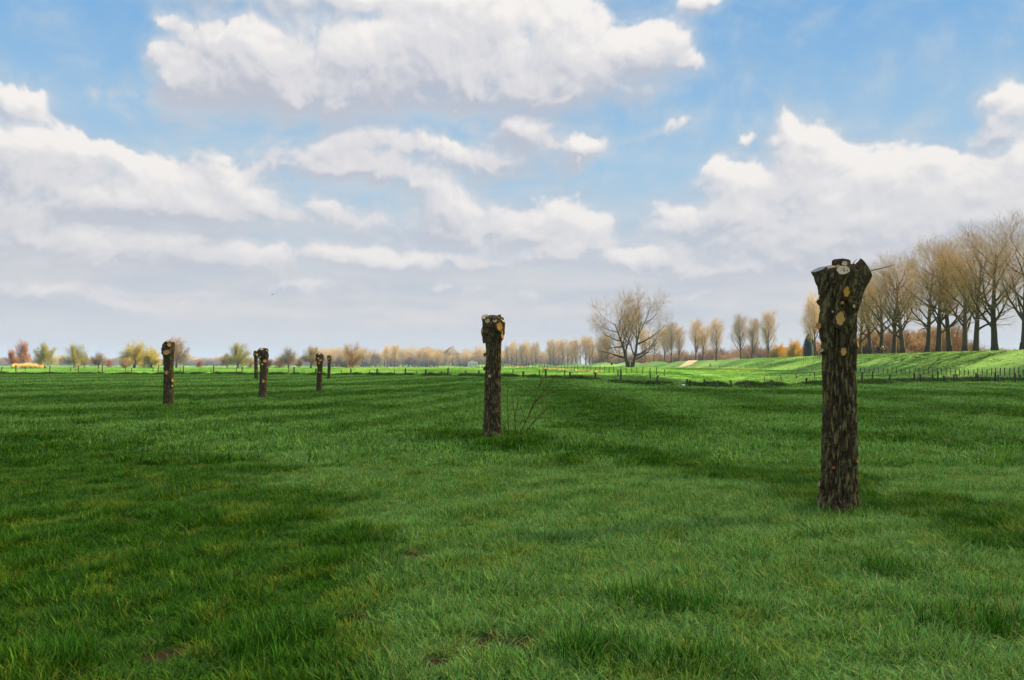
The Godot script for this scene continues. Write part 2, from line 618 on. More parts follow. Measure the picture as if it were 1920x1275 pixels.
func scatter(called: String, label: String, meshes: Array, spots: Array) -> void:
	# spots: [place, turn, size, height, colour, lean]
	var per := []
	for m in meshes:
		per.append([])
	for k in spots.size():
		per[k % meshes.size()].append(spots[k])
	for k in meshes.size():
		var list: Array = per[k]
		var mm := MultiMesh.new()
		mm.transform_format = MultiMesh.TRANSFORM_3D
		mm.use_colors = true
		mm.mesh = meshes[k]
		mm.instance_count = list.size()
		for q in list.size():
			var w: Array = list[q]
			var b := Basis(Vector3.UP, w[1]).scaled(Vector3(w[2], w[3], w[2]))
			if w[5] != 0.0:
				b = Basis(Vector3(0.8, 0, 0.6), w[5]) * b
			mm.set_instance_transform(q, Transform3D(b, w[0]))
			mm.set_instance_color(q, w[4])
		var o := MultiMeshInstance3D.new()
		o.name = numbered(called)
		o.multimesh = mm
		o.set_meta("kind", "stuff")
		o.set_meta("label", label)
		o.set_meta("category", "grass")
		add_child(o)


func blade_colour(x: float, d: float, rng: RandomNumberGenerator) -> Color:
	var p := clampf(paleness(x, d) + rng.randfn(0.0, 0.12), 0.0, 1.0)
	var c := turf(p)
	var yellow := noise_a.get_noise_2d(x * 30.0, d * 30.0)
	if yellow > 0.12:
		c = c.lerp(Color(0.20, 0.28, 0.025), minf((yellow - 0.12) * 1.6, 0.5))
	return c * rng.randf_range(0.82, 1.18)


func build_grass() -> void:
	var rng := rng_of(1)
	var near := []
	var fine := []
	for q in 6:
		fine.append(tuft(40 + q, 28, 0.085, 0.112, 0.0062, 0.03, 4))
	for k in 52000:
		var d := sqrt(lerpf(2.9 * 2.9, 13.5 * 13.5, pow(rng.randf(), 1.25)))
		var x := rng.randf_range(-1.0, 1.0) * (0.74 * d + 2.0)
		var skip := false
		for w in worn:
			if Vector2(x - w.x, (d - w.y) * 0.9).length() < w.z * (0.75 + 0.5 * rng.randf()):
				skip = true
		if skip:
			continue
		var n := noise_a.get_noise_2d(x * 22.0, d * 22.0)
		var p := paleness(x, d)
		var size := rng.randf_range(0.75, 1.15)
		var tall := size * (0.82 + 0.95 * maxf(n, -0.35)) * lerpf(1.0, 0.9, p)
		near.append([ground(x, d), rng.randf() * TAU, size * (1.0 + 0.3 * maxf(n, 0.0)), tall, blade_colour(x, d, rng), rng.randfn(0.12, 0.22)])
	# lush tussocks
	for w in [Vector3(-1.45, 4.35, 1.7), Vector3(-1.2, 4.5, 1.5), Vector3(-2.6, 4.2, 1.6), Vector3(1.05, 5.0, 1.5), Vector3(0.4, 4.2, 1.5), Vector3(0.95, 4.05, 1.3), Vector3(2.9, 4.6, 1.4), Vector3(-2.2, 5.6, 1.3), Vector3(3.0, 5.8, 1.3)]:
		for q in 26:
			var x: float = w.x + rng.randfn(0.0, 0.13)
			var d: float = w.y + rng.randfn(0.0, 0.11)
			near.append([ground(x, d), rng.randf() * TAU, 1.1, w.z * rng.randf_range(0.9, 1.25), Color(0.042, 0.140, 0.010) * rng.randf_range(0.8, 1.3), rng.randfn(0.0, 0.3)])
	# longer grass left standing round the feet of the trunks
	for w in [[3.62, 8.3, 0.34, 130], [-0.44, 16.8, 0.5, 130], [0.35, 17.0, 0.7, 120], [-13.6, 29.6, 0.5, 60], [-11.6, 34.9, 0.5, 60]]:
		for q in int(w[3]):
			var a := rng.randf() * TAU
			var rr: float = 0.2 + absf(rng.randfn(0.0, w[2]))
			var x: float = w[0] + cos(a) * rr
			var d: float = w[1] + sin(a) * rr
			near.append([ground(x, d), rng.randf() * TAU, 1.2, rng.randf_range(0.8, 1.55), blade_colour(x, d, rng) * 0.95, rng.randfn(0.0, 0.3)])
	var dead := []
	for k in 2600:
		var d := sqrt(lerpf(3.0 * 3.0, 14.0 * 14.0, pow(rng.randf(), 1.3)))
		var x := rng.randf_range(-0.72, 0.72) * d
		var close := 0.0
		for w in worn:
			close = maxf(close, 1.0 - Vector2(x - w.x, d - w.y).length() / (w.z * 2.2))
		if noise_b.get_noise_2d(x * 26.0 + 90.0, d * 26.0) + close * 0.8 < 0.24:
			continue
		dead.append([ground(x, d), rng.randf() * TAU, rng.randf_range(0.7, 1.1), rng.randf_range(0.45, 0.95), Color(0.30, 0.235, 0.105) * rng.randf_range(0.6, 1.2), rng.randfn(0.2, 0.35)])
	scatter("dead_grass", "scattered dead straw coloured grass in the near turf", [tuft(55, 9, 0.07, 0.13, 0.005, 0.0, 3)], dead)
	scatter("near_grass", "lush uneven meadow grass in the foreground", fine, near)
	var mid_meshes := []
	for q in 4:
		mid_meshes.append(tuft(60 + q, 34, 0.24, 0.17, 0.016, 0.01, 2))
	var mid := []
	for k in 66000:
		var d := sqrt(lerpf(12.0 * 12.0, 46.0 * 46.0, pow(rng.randf(), 1.15)))
		var x := rng.randf_range(-1.0, 1.0) * (0.71 * d + 1.5)
		var n := noise_a.get_noise_2d(x * 12.0, d * 12.0)
		var size := rng.randf_range(0.8, 1.2)
		mid.append([ground(x, d), rng.randf() * TAU, size, size * (0.62 + 0.7 * maxf(n, -0.4)), blade_colour(x, d, rng), rng.randfn(0.0, 0.2)])
	scatter("middle_grass", "shorter meadow grass in the middle of the field", mid_meshes, mid)
	var far_meshes := []
	for q in 3:
		far_meshes.append(tuft(70 + q, 40, 0.6, 0.20, 0.045, 0.0, 2))
	var far := []
	for k in 60000:
		var d := sqrt(lerpf(44.0 * 44.0, 118.0 * 118.0, rng.randf()))
		var x := rng.randf_range(-0.71, 0.71) * d
		if d > edge_depth(x) + 1.0:
			continue
		var n := noise_a.get_noise_2d(x * 6.0, d * 6.0)
		var size := rng.randf_range(0.8, 1.2)
		far.append([ground(x, d), rng.randf() * TAU, size, size * (0.55 + 0.5 * maxf(n, -0.4)), blade_colour(x, d, rng), 0.0])
	scatter("field_grass", "grass at the far side of the shaded field", far_meshes, far)
	# rough unmown bank along the end of the field
	var bank_meshes := [tuft(81, 60, 0.35, 0.42, 0.03, 0.04, 3), tuft(82, 60, 0.4, 0.5, 0.03, 0.08, 3)]
	var bank := []
	for k in 5200:
		var u := rng.randf_range(-20.0, 1940.0)
		var x := 0.0
		var d := 60.0
		for q in 12:
			x = (u - 960.0) / F * d
			d = edge_depth(x)
		d += rng.randfn(0.0, 0.8)
		var n := noise_a.get_noise_2d(x * 9.0, 400.0)
		if n < -0.22:
			continue
		bank.append([ground(x, d), rng.randf() * TAU, rng.randf_range(0.6, 1.1), rng.randf_range(0.4, 0.8) * (0.8 + 1.1 * maxf(n, -0.3)), Color(0.060, 0.115, 0.018) * rng.randf_range(0.7, 1.3), rng.randfn(0.0, 0.2)])
	scatter("bank_grass", "rough dark grass on the low bank below the fence", bank_meshes, bank)
	# sunlit meadow beyond
	var lit := []
	for k in 52000:
		var d := sqrt(lerpf(60.0 * 60.0, 330.0 * 330.0, pow(rng.randf(), 1.2)))
		var x := rng.randf_range(-0.71, 0.71) * d
		if d < edge_depth(x) + 1.0:
			continue
		var c := sward(x, d)
		var k2 := rng.randf_range(0.8, 1.2)
		var size := rng.randf_range(0.8, 1.4) * (1.0 + d / 260.0)
		lit.append([ground(x, d), rng.randf() * TAU, size, rng.randf_range(0.35, 0.7), c * k2, 0.0])
	scatter("sunlit_grass", "bright sunlit grass between the field fence and the dike", far_meshes, lit)
	# straw-coloured dead grass along the paddock fences
	var straw := []
	for k in 1000:
		var t := rng.randf()
		var p := Vector3.ZERO
		if k % 4 < 2:
			p = on_ray(lerpf(905.0, 1125.0, t), lerpf(255.0, 128.0, pow(t, 0.6)) + rng.randfn(0.0, 1.6))
		elif k % 4 == 2:
			p = on_ray(lerpf(630.0, 905.0, t), 258.0 + rng.randfn(0.0, 3.0))
		else:
			p = on_ray(lerpf(1295.0, 1420.0, t), 190.0 + rng.randfn(0.0, 4.0))
		if noise_a.get_noise_2d(p.x * 4.0, p.z * 1.5) < -0.05:
			continue
		straw.append([p, rng.randf() * TAU, rng.randf_range(0.8, 1.4), rng.randf_range(0.5, 1.4), Color(0.38, 0.32, 0.15) * rng.randf_range(0.7, 1.15), 0.0])
	scatter("dry_grass", "straw coloured dead grass along the paddock fence", [tuft(91, 40, 0.5, 0.42, 0.04, 0.0, 2)], straw)


# ---------------------------------------------------------------- pollards
func bark_colour(p: Vector3, lichen: float, furrow := 0.0) -> Color:
	var n := noise_a.get_noise_3dv(p * Vector3(300.0, 90.0, 300.0))
	var f := noise_b.get_noise_3dv(p * Vector3(800.0, 200.0, 800.0))
	var c := Color(0.046, 0.032, 0.018).lerp(Color(0.105, 0.076, 0.044), clampf(0.5 + 0.9 * f, 0.0, 1.0))
	var l := clampf((n + 0.55 * f - 0.02 + (lichen - 0.5)) * 3.0, 0.0, 1.0)
	# lichen sits on the outer plates of the bark, none grows in the cracks
	if furrow > 0.45:
		l = 0.0
	return c.lerp(Color(0.290, 0.240, 0.085).lerp(Color(0.215, 0.195, 0.095), clampf(0.5 + f * 2.0, 0.0, 1.0)), l * 0.75)


func bark_depth(p: Vector3) -> float:
	# furrows: narrow and mostly upright
	var r := noise_bark.get_noise_3d(p.x * 25.0, p.y * 2.7, p.z * 25.0)
	return smoothstep(0.05, 0.85, r)


func cut_face(called: String, parent: Node, at: Vector3, normal: Vector3, up_hint: Vector3, a: float, b: float, fresh: Color, old: Color, sd: int, thick := 0.008) -> void:
	# sawn wood: uneven disc with growth rings, a slightly sunken heart and a bark rim
	var rng := rng_of(sd)
	var s := Shape.new()
	var y := (up_hint - normal * up_hint.dot(normal)).normalized()
	var x := y.cross(normal).normalized()
	var cols := 26
	var rings := 9
	var off := rng.randf() * 50.0
	for r in rings:
		var t := [0.0, 0.14, 0.3, 0.46, 0.62, 0.78, 0.92, 1.0, 1.06][r] as float
		for q in cols:
			var th := TAU * q / cols
			var wob := 1.0 + (0.20 if thick < 0.0079 else 0.55) * noise_a.get_noise_2d(cos(th) * 26.0 + off, sin(th) * 26.0)
			var p := at + (x * (cos(th) * a) + y * (sin(th) * b)) * t * wob
			var lift := thick if r < rings - 1 else -0.012
			if r < rings - 2:
				lift += 0.0022 * noise_b.get_noise_2d(th * 14.0 + off, t * 90.0) - 0.003 * (1.0 - t)
			p += normal * lift
			var n := clampf(0.5 + 1.1 * noise_b.get_noise_2d(cos(th) * t * 110.0 + off, sin(th) * t * 110.0), 0.0, 1.0)
			var col := fresh.lerp(old, clampf(n * 1.5 - 0.25, 0.0, 1.0)) * (0.75 + 0.5 * n)
			if r % 2 == 1:
				col = col * 0.88
			if r >= rings - 2:
				col = Color(0.07, 0.05, 0.03)
			s.v.append(p)
			s.n.append(normal)
			s.c.append(col)
	s.grid(rings, cols, true)
	s.smooth()
	if s.n[cols * 3].dot(normal) < 0.0:
		for k in range(0, s.i.size(), 3):
			var h := s.i[k + 1]
			s.i[k + 1] = s.i[k + 2]
			s.i[k + 2] = h
		s.smooth()
	part(called, s, M.wood, parent)


func stub(parent: Node, from: Vector3, to: Vector3, r0: float, r1: float, face_normal: Vector3, detail: int, sd: int, fresh: Color, old: Color, lichen: float) -> void:
	var s := Shape.new()
	var rows := detail
	var cols := detail * 2
	var d := (to - from).normalized()
	var x := d.cross(Vector3(0.2, 0.3, 0.9)).normalized()
	var y := d.cross(x)
	var off := Vector3(sd * 1.7, sd * 0.9, 0)
	for r in rows:
		var t := float(r) / (rows - 1)
		for q in cols:
			var th := TAU * q / cols
			var rad := x * cos(th) + y * sin(th)
			var rr := lerpf(r0, r1, smoothstep(0.0, 0.8, t))
			var p := from.lerp(to, t) + rad * rr
			# the sawn end lies in the plane of the cut
			var slip := (to - p).dot(face_normal) / maxf(d.dot(face_normal), 0.35)
			p += d * slip * smoothstep(0.35, 1.0, t)
			var deep := bark_depth((p + off) * 0.8)
			p += rad * (0.012 * noise_b.get_noise_3dv((p + off) * 40.0) - 0.012 * deep)
			s.v.append(p)
			s.n.append(rad)
			s.c.append(bark_colour(p + off, lichen, deep))
	s.grid(rows, cols, true)
	# close the end under the cut
	var k := s.v.size()
	s.v.append(to - face_normal * 0.002); s.n.append(face_normal); s.c.append(Color(0.08, 0.06, 0.04))
	for q in cols:
		var a := k - cols + q
		var b := k - cols + (q + 1) % cols
		s.i.append_array(PackedInt32Array([k, b, a]))
	s.smooth()
	var o := part("branch_stub", s, M.bark, parent)
	cut_face("cut_face", o, to, face_normal, Vector3(0.1, 1.0, 0.05) if absf(face_normal.y) < 0.9 else Vector3(1, 0, 0), r1 * 0.90, r1 * 0.90, fresh, old, sd, 0.007)


func pollard(called: String, label: String, at: Vector3, spec: Dictionary) -> Node3D:
	var t := thing(called, label, "tree trunk", at, "pollarded willow trunks in the field")
	var to_eye := Vector3(-at.x, 0, -at.z).normalized()
	var right := Vector3(to_eye.z, 0, -to_eye.x)
	var H: float = spec.h
	var prof: Array = spec.profile           # [height, radius, shift to the right]
	var cols: int = spec.cols
	var rows: int = spec.rows
	var sd: int = spec.seed
	var deep: float = spec.get("deep", 0.026)
	var s := Shape.new()
	var off := Vector3(sd * 3.1, sd * 1.3, sd * 2.2)
	var axis := func(h: float) -> Vector2:
		for k in prof.size() - 1:
			if h <= prof[k + 1][0]:
				var w: float = clampf((h - prof[k][0]) / (prof[k + 1][0] - prof[k][0]), 0.0, 1.0)
				w = w * w * (3.0 - 2.0 * w)
				return Vector2(lerpf(prof[k][1], prof[k + 1][1], w), lerpf(prof[k][2], prof[k + 1][2], w))
		return Vector2(prof[-1][1], prof[-1][2])
	for r in rows + 5:
		var hh := H * float(mini(r, rows - 1)) / (rows - 1)
		var a: Vector2 = axis.call(hh)
		var close := [1.0, 0.86, 0.6, 0.3, 0.0][r - rows] as float if r >= rows else 1.0
		var above := [0.02, 0.05, 0.07, 0.08, 0.085][r - rows] as float if r >= rows else 0.0
		for q in cols:
			var th := TAU * q / cols
			var rad := to_eye * cos(th) + right * sin(th)
			var low := noise_b.get_noise_3dv(rad * 26.0 + Vector3(0, hh * 22.0, 0) + off)
			var rr := a.x * (1.0 + 0.16 * low * smoothstep(0.5, 1.0, hh / H) + 0.05 * low)
			# root flare in lobes
			rr *= 1.0 + (0.09 + 0.12 * sin(th * 4.0 + sd)) * exp(-hh / 0.12)
			rr *= 1.0 + 0.05 * noise_a.get_noise_3dv(rad * 30.0 + Vector3(0, hh * 34.0, 0) + off)
			var p := right * a.y + rad * rr * close + Vector3(0, hh - 0.06 * float(r == 0) + above, 0)
			var b := bark_depth(p + off)
			p -= rad * deep * b
			p += rad * 0.006 * noise_a.get_noise_3dv(p * 130.0)
			s.v.append(p)
			s.n.append(rad)
			s.c.append(bark_colour(p + off, spec.get("lichen", 0.45), b))
	s.grid(rows + 5, cols, true)
	s.smooth()
	part("trunk", s, M.bark, t)
	var place := func(v: Vector3) -> Vector3: return right * v.x + Vector3(0, v.y, 0) + to_eye * v.z
	var k := sd * 40
	for q in spec.get("stubs", []):
		k += 1
		var n: Vector3 = place.call(q[4])
		stub(t, place.call(q[0]), place.call(q[1]), q[2], q[3], n.normalized(), spec.stub_detail, k, q[5], q[6], spec.get("lichen", 0.45) - 0.2)
	for q in spec.get("scars", []):
		# [sideways, height, half width, half height, fresh, old, how far it stands out]
		k += 1
		var a: Vector2 = axis.call(q[1])
		var si := clampf((q[0] - a.y) / a.x, -0.97, 0.97)
		var n := (right * si + to_eye * sqrt(1.0 - si * si)).normalized()
		var out: float = q[6]
		var c := right * a.y + n * (a.x - 0.004 + out * 0.6) + Vector3(0, q[1], 0)
		var fn := (n + Vector3(0, 0.12, 0)).normalized()
		# swollen collar round the wound
		var col := Shape.new()
		var rows2 := 5
		var cols2 := 20
		var y := (Vector3.UP - fn * fn.y).normalized()
		var x := y.cross(fn).normalized()
		for r in rows2:
			var w := [[1.55, -0.03], [1.36, 0.2], [1.18, 0.85], [1.0, 0.9], [0.9, 0.2]][r] as Array
			for e in cols2:
				var th := TAU * e / cols2
				var wob := 1.0 + 0.16 * noise_a.get_noise_2d(cos(th) * 40.0 + k * 3.0, sin(th) * 40.0)
				var p: Vector3 = c + (x * (cos(th) * q[2]) + y * (sin(th) * q[3])) * w[0] * wob + fn * ((out + 0.012) * w[1])
				col.v.append(p); col.n.append(fn); col.c.append(bark_colour(p + off, 0.25))
		col.grid(rows2, cols2, true)
		col.smooth()
		if col.n[cols2 * 2].dot(fn) < 0.0:
			for w in range(0, col.i.size(), 3):
				var hold := col.i[w + 1]
				col.i[w + 1] = col.i[w + 2]
				col.i[w + 2] = hold
			col.smooth()
		var o := part("branch_collar", col, M.bark, t)
		cut_face("cut_face", o, c + fn * (out * 0.9 + 0.002), fn, Vector3.UP, q[2], q[3], q[4], q[5], k + 700)
	for q in spec.get("twigs", []):
		var ts := Shape.new()
		var pts := PackedVector3Array()
		var rad := PackedFloat32Array()
		for w in q.size():
			pts.append(place.call(q[w]))
			rad.append(lerpf(0.007, 0.0025, float(w) / (q.size() - 1)))
		ts.tube(pts, rad, 5, Color(0.17, 0.14, 0.07))
		part("twig", ts, M.bark, t)
	return t


func build_pollards() -> void:
	M.bark = material(0.92, 0.25, 0.3)
	M.wood = material(0.75, 0.3)
	var pale := Color(0.66, 0.50, 0.28)
	var cream := Color(0.76, 0.62, 0.40)
	var grey := Color(0.40, 0.40, 0.40)
	var orange := Color(0.80, 0.42, 0.05)
	var amber := Color(0.52, 0.21, 0.03)
	var tan := Color(0.45, 0.28, 0.13)
	# the nearest one, 1 picture pixel = 6.1 mm there
	var p := on_ray(1573.0, 8.27)
	var near := func(u: float, v: float, f := 0.0) -> Vector3: return Vector3((u - 1573.0) * 0.00591, (961.0 - v) * 0.00591, f)
	pollard("pollarded_willow", "nearest and largest pollarded willow trunk, with thick sawn stubs on top", p, {
		"h": 2.62, "cols": 150, "rows": 330, "seed": 2, "stub_detail": 26, "lichen": 0.62, "deep": 0.044,
		"profile": [[0.0, 0.215, -0.005], [0.22, 0.198, 0.0], [0.55, 0.186, 0.008], [1.1, 0.178, 0.008], [1.7, 0.180, 0.0], [2.15, 0.196, -0.008], [2.45, 0.225, 0.01], [2.62, 0.215, 0.02]],
		"stubs": [
			[near.call(1556, 548, 0.03), near.call(1538.5, 508, 0.05), 0.10, 0.086, Vector3(-0.30, 0.90, 0.34), grey, Color(0.3, 0.3, 0.3)],
			[near.call(1566, 540, 0.03), near.call(1561, 506, 0.06), 0.075, 0.056, Vector3(0.10, 0.80, 0.58), cream, pale],
			[near.call(1575, 556, 0.06), near.call(1580, 514, 0.20), 0.115, 0.074, Vector3(0.05, 0.62, 0.78), cream, pale],
			[near.call(1572, 530, 0.06), near.call(1571.5, 504.5, 0.11), 0.04, 0.022, Vector3(-0.05, 0.6, 0.8), pale, tan],
			[near.call(1577, 530, -0.06), near.call(1577, 491.5, -0.08), 0.13, 0.100, Vector3(0.02, 0.98, -0.15), pale, tan],
			[near.call(1582, 503, -0.02), near.call(1582.5, 499, 0.05), 0.045, 0.034, Vector3(0.05, 0.28, 0.96), cream, pale],
			[near.call(1592, 545, -0.02), near.call(1619, 507, 0.0), 0.14, 0.108, Vector3(0.86, 0.50, -0.08), pale, tan],
			[near.call(1590, 530, -0.14), near.call(1598, 500, -0.16), 0.06, 0.045, Vector3(0.3, 0.9, -0.3), tan, amber],
			[near.call(1597, 525, 0.05), near.call(1600, 502, 0.08), 0.035, 0.024, Vector3(0.4, 0.85, 0.3), tan, amber],
			[near.call(1550, 620, 0.10), near.call(1539, 614, 0.13), 0.05, 0.040, Vector3(-0.62, 0.12, 0.78), tan, amber],
			[near.call(1552, 663, 0.12), near.call(1544, 660, 0.15), 0.034, 0.024, Vector3(-0.4, 0.2, 0.9), pale, tan],
			[near.call(1548, 666, 0.10), near.call(1541, 663, 0.11), 0.028, 0.018, Vector3(-0.8, 0.2, 0.55), pale, tan],
			[near.call(1548, 575, 0.05), near.call(1536, 567, 0.06), 0.04, 0.022, Vector3(-0.8, 0.5, 0.2), tan, amber],
		],
		"scars": [
			[0.070, 2.405, 0.032, 0.058, orange, amber, 0.012], [0.030, 2.285, 0.018, 0.018, tan, amber, 0.02], [0.126, 2.250, 0.017, 0.019, orange, pale, 0.02], [0.100, 2.300, 0.016, 0.014, amber, Color(0.25, 0.05, 0.02), 0.01],
			[0.012, 2.120, 0.047, 0.078, orange, tan, 0.014], [-0.056, 2.195, 0.014, 0.012, pale, tan, 0.012], [0.040, 1.762, 0.031, 0.044, orange, tan, 0.014], [0.172, 1.845, 0.03, 0.042, orange, amber, 0.01],
			[-0.178, 0.30, 0.026, 0.038, Color(0.55, 0.38, 0.30), tan, 0.012], [0.165, 0.575, 0.020, 0.022, tan, amber, 0.014], [-0.05, 0.50, 0.020, 0.016, Color(0.16, 0.08, 0.04), amber, 0.008],
		],
		"twigs": [
			[near.call(1545, 540, 0.2), near.call(1548, 520, 0.24), near.call(1541, 516, 0.25)], [near.call(1540, 552, 0.2), near.call(1546, 530, 0.24), near.call(1552, 518, 0.24)], [near.call(1588, 568, 0.2), near.call(1597, 573, 0.24), near.call(1606, 577, 0.25)],
			[near.call(1604, 520, 0.1), near.call(1611, 531, 0.14), near.call(1614, 537, 0.15)], [near.call(1600, 519, 0.14), near.call(1607, 514, 0.18), near.call(1613, 510, 0.18)], [near.call(1628, 512, -0.05), near.call(1645, 508, -0.08), near.call(1668, 502, -0.1)],
			[near.call(1592, 512, 0.1), near.call(1597, 500, 0.12), near.call(1603, 493, 0.13)], [near.call(1590, 515, 0.1), near.call(1592, 505, 0.12), near.call(1590, 497, 0.14)], [near.call(1612, 535, 0.05), near.call(1611, 552, 0.06), near.call(1615, 567, 0.06)], [near.call(1555, 535, 0.2), near.call(1550, 548, 0.22), near.call(1541, 556, 0.22)],
		],
	})
	# the middle one, 1 pixel = 12.4 mm
	p = on_ray(923.0, 16.75)
	var s2 := 0.01196
	var mid := func(u: float, v: float, f := 0.0) -> Vector3: return Vector3((u - 923.5) * s2, (820.0 - v) * s2, f)
	pollard("pollarded_willow", "pollarded willow trunk in mid-field with a knobbly head beside thin shoots", p, {
		"h": 2.66, "cols": 96, "rows": 200, "seed": 5, "stub_detail": 16, "lichen": 0.62, "deep": 0.044,
		"profile": [[0.0, 0.225, 0.0], [0.3, 0.205, 0.0], [1.0, 0.19, 0.01], [1.8, 0.178, 0.03], [2.15, 0.18, 0.03], [2.35, 0.215, 0.02], [2.55, 0.24, 0.02], [2.66, 0.22, 0.02]],
		"stubs": [
			[mid.call(917, 620, 0.02), mid.call(910, 594, 0.06), 0.13, 0.085, Vector3(-0.25, 0.75, 0.6), cream, pale],
			[mid.call(916, 622, 0.10), mid.call(915, 602, 0.22), 0.10, 0.062, Vector3(-0.2, 0.5, 0.84), pale, tan],
			[mid.call(926, 620, 0.10), mid.call(928, 601, 0.22), 0.10, 0.055, Vector3(0.1, 0.5, 0.86), cream, pale],
			[mid.call(936, 625, 0.02), mid.call(942, 599, 0.08), 0.13, 0.085, Vector3(0.72, 0.62, 0.32), cream, pale],
			[mid.call(914, 640, 0.05), mid.call(905, 620, 0.09), 0.10, 0.055, Vector3(-0.8, 0.2, 0.55), tan, amber],
			[mid.call(924, 610, -0.05), mid.call(924, 592, -0.08), 0.14, 0.12, Vector3(0, 0.98, -0.2), pale, tan],
			[mid.call(934, 605, -0.05), mid.call(936, 590, -0.08), 0.07, 0.05, Vector3(-0.3, 0.9, -0.1), pale, tan],
		],
		"scars": [[0.14, 2.48, 0.075, 0.095, orange, amber, 0.03], [0.185, 2.27, 0.042, 0.070, orange, amber, 0.03], [0.195, 2.37, 0.022, 0.022, orange, pale, 0.02], [-0.045, 1.385, 0.042, 0.036, tan, pale, 0.025], [-0.2, 1.86, 0.03, 0.03, tan, amber, 0.03], [-0.2, 1.55, 0.03, 0.03, tan, amber, 0.03]],
	})
	# the farther ones: [picture x, depth, height, radius, lean, label, scars, stubs]
	var rest := [
		[316.0, 29.6, 2.50, 0.195, 0.0, "pollarded willow trunk farthest left in the field, with two large yellow cuts", [[0.02, 2.42, 0.075, 0.075], [-0.06, 2.12, 0.13, 0.10], [-0.06, 1.32, 0.06, 0.075], [0.115, 1.02, 0.05, 0.075], [0.11, 0.80, 0.04, 0.045]], 0.20],
		[493.0, 35.0, 2.28, 0.185, 0.03, "pollarded willow trunk with a wide knobbly head, in front of a thinner trunk", [[0.08, 1.77, 0.085, 0.065], [-0.11, 1.75, 0.075, 0.06], [-0.02, 1.62, 0.07, 0.05], [0.02, 0.82, 0.06, 0.08], [-0.1, 1.95, 0.05, 0.05]], 0.30],
		[598.5, 42.8, 2.22, 0.165, 0.04, "pollarded willow trunk right of the pair, with a narrow yellow-cut head", [[0.07, 1.86, 0.12, 0.07], [-0.03, 1.96, 0.09, 0.05], [0.0, 1.70, 0.06, 0.06], [0.02, 1.16, 0.05, 0.04], [-0.1, 1.8, 0.05, 0.06]], 0.18],
		[480.5, 75.0, 2.85, 0.19, -0.03, "thin pollarded willow trunk half hidden behind the wide-headed one", [[0.06, 2.5, 0.12, 0.12], [-0.15, 2.6, 0.12, 0.1], [0.0, 0.9, 0.07, 0.07]], 0.24],
		[616.8, 79.0, 2.52, 0.17, 0.03, "small far pollarded willow trunk just right of the narrow-headed one", [[0.03, 2.2, 0.11, 0.11], [0.0, 1.85, 0.06, 0.06]], 0.16],
	]
	for q in rest.size():
		var r: Array = rest[q]
		var rng := rng_of(300 + q)
		var stubs := []
		for e in 6:
			var a := e * TAU / 6.0 + rng.randf_range(-0.3, 0.3)
			var dir := Vector3(sin(a), 0, cos(a))
			var to: Vector3 = dir * (r[7] * rng.randf_range(0.55, 0.95)) + Vector3(0, r[2] + rng.randf_range(-0.06, 0.06), 0)
			stubs.append([dir * 0.08 + Vector3(0, r[2] - 0.38, 0), to, 0.14, rng.randf_range(0.06, 0.10), (dir * 0.6 + Vector3(0, 0.8, 0)).normalized(), [cream, tan, pale][e % 3], tan])
		var scars := []
		for e in r[6]:
			scars.append([e[0], e[1], e[2], e[3], orange.lerp(pale, 0.25), amber.lerp(pale, 0.3), 0.03])
		var R: float = r[3]
		pollard("pollarded_willow", r[5], on_ray(r[0], r[1]), {
			"h": r[2] - 0.10, "cols": 56, "rows": 110, "seed": 9 + q, "stub_detail": 9, "lichen": 0.40, "deep": 0.03,
			"profile": [[0.0, R * 1.12, 0.0], [0.4, R, 0.0], [r[2] * 0.62, R * 0.93, r[4]], [r[2] * 0.76, R * 1.02, r[4]], [r[2] * 0.9, R * 1.25, r[4] * 1.5], [r[2] - 0.1, R * 1.1, r[4] * 1.5]],
			"stubs": stubs, "scars": scars,
		})


func build_shoots() -> void:
	var base := on_ray(968.0, 17.1)
	var t := thing("willow_shoots", "thin bare willow shoots springing up beside the mid-field trunk", "sapling", base)
	var k := 17.1 / F
	var at := func(u: float, v: float, f := 0.0) -> Vector3: return Vector3((u - 968.0) * k, (817.0 - v) * k, f)
	var rng := rng_of(77)
	for q in [
		[[955, 818], [953, 790], [951.5, 750], [951, 716]], [[966, 816], [966, 790], [962, 755], [959, 731]], [[972, 818], [988, 785], [1003, 748], [1013, 715], [1022, 681]], [[988, 785], [1004, 752], [1019, 735], [1036, 712], [1044, 700]],
		[[980, 818], [996, 795], [1010, 783], [1022, 770], [1032, 756]], [[1003, 750], [1018, 742], [1034, 735], [1048, 729]], [[996, 795], [1012, 776], [1026, 765], [1038, 762]], [[985, 790], [980, 772], [975, 755]], [[1010, 725], [1018, 712], [1022, 704]], [[966, 780], [970, 760], [971, 742]],
		[[982, 820], [992, 816], [1004, 808]],
	]:
		var pts := PackedVector3Array()
		var rad := PackedFloat32Array()
		var f := rng.randf_range(-0.2, 0.2)
		for w in q.size():
			pts.append(at.call(q[w][0], q[w][1], f * w / q.size()))
			rad.append(lerpf(0.012, 0.0045, float(w) / (q.size() - 1)))
		var s := Shape.new()
		s.tube(pts, rad, 6, Color(0.12, 0.055, 0.025))
		part("stem", s, M.bark, t)


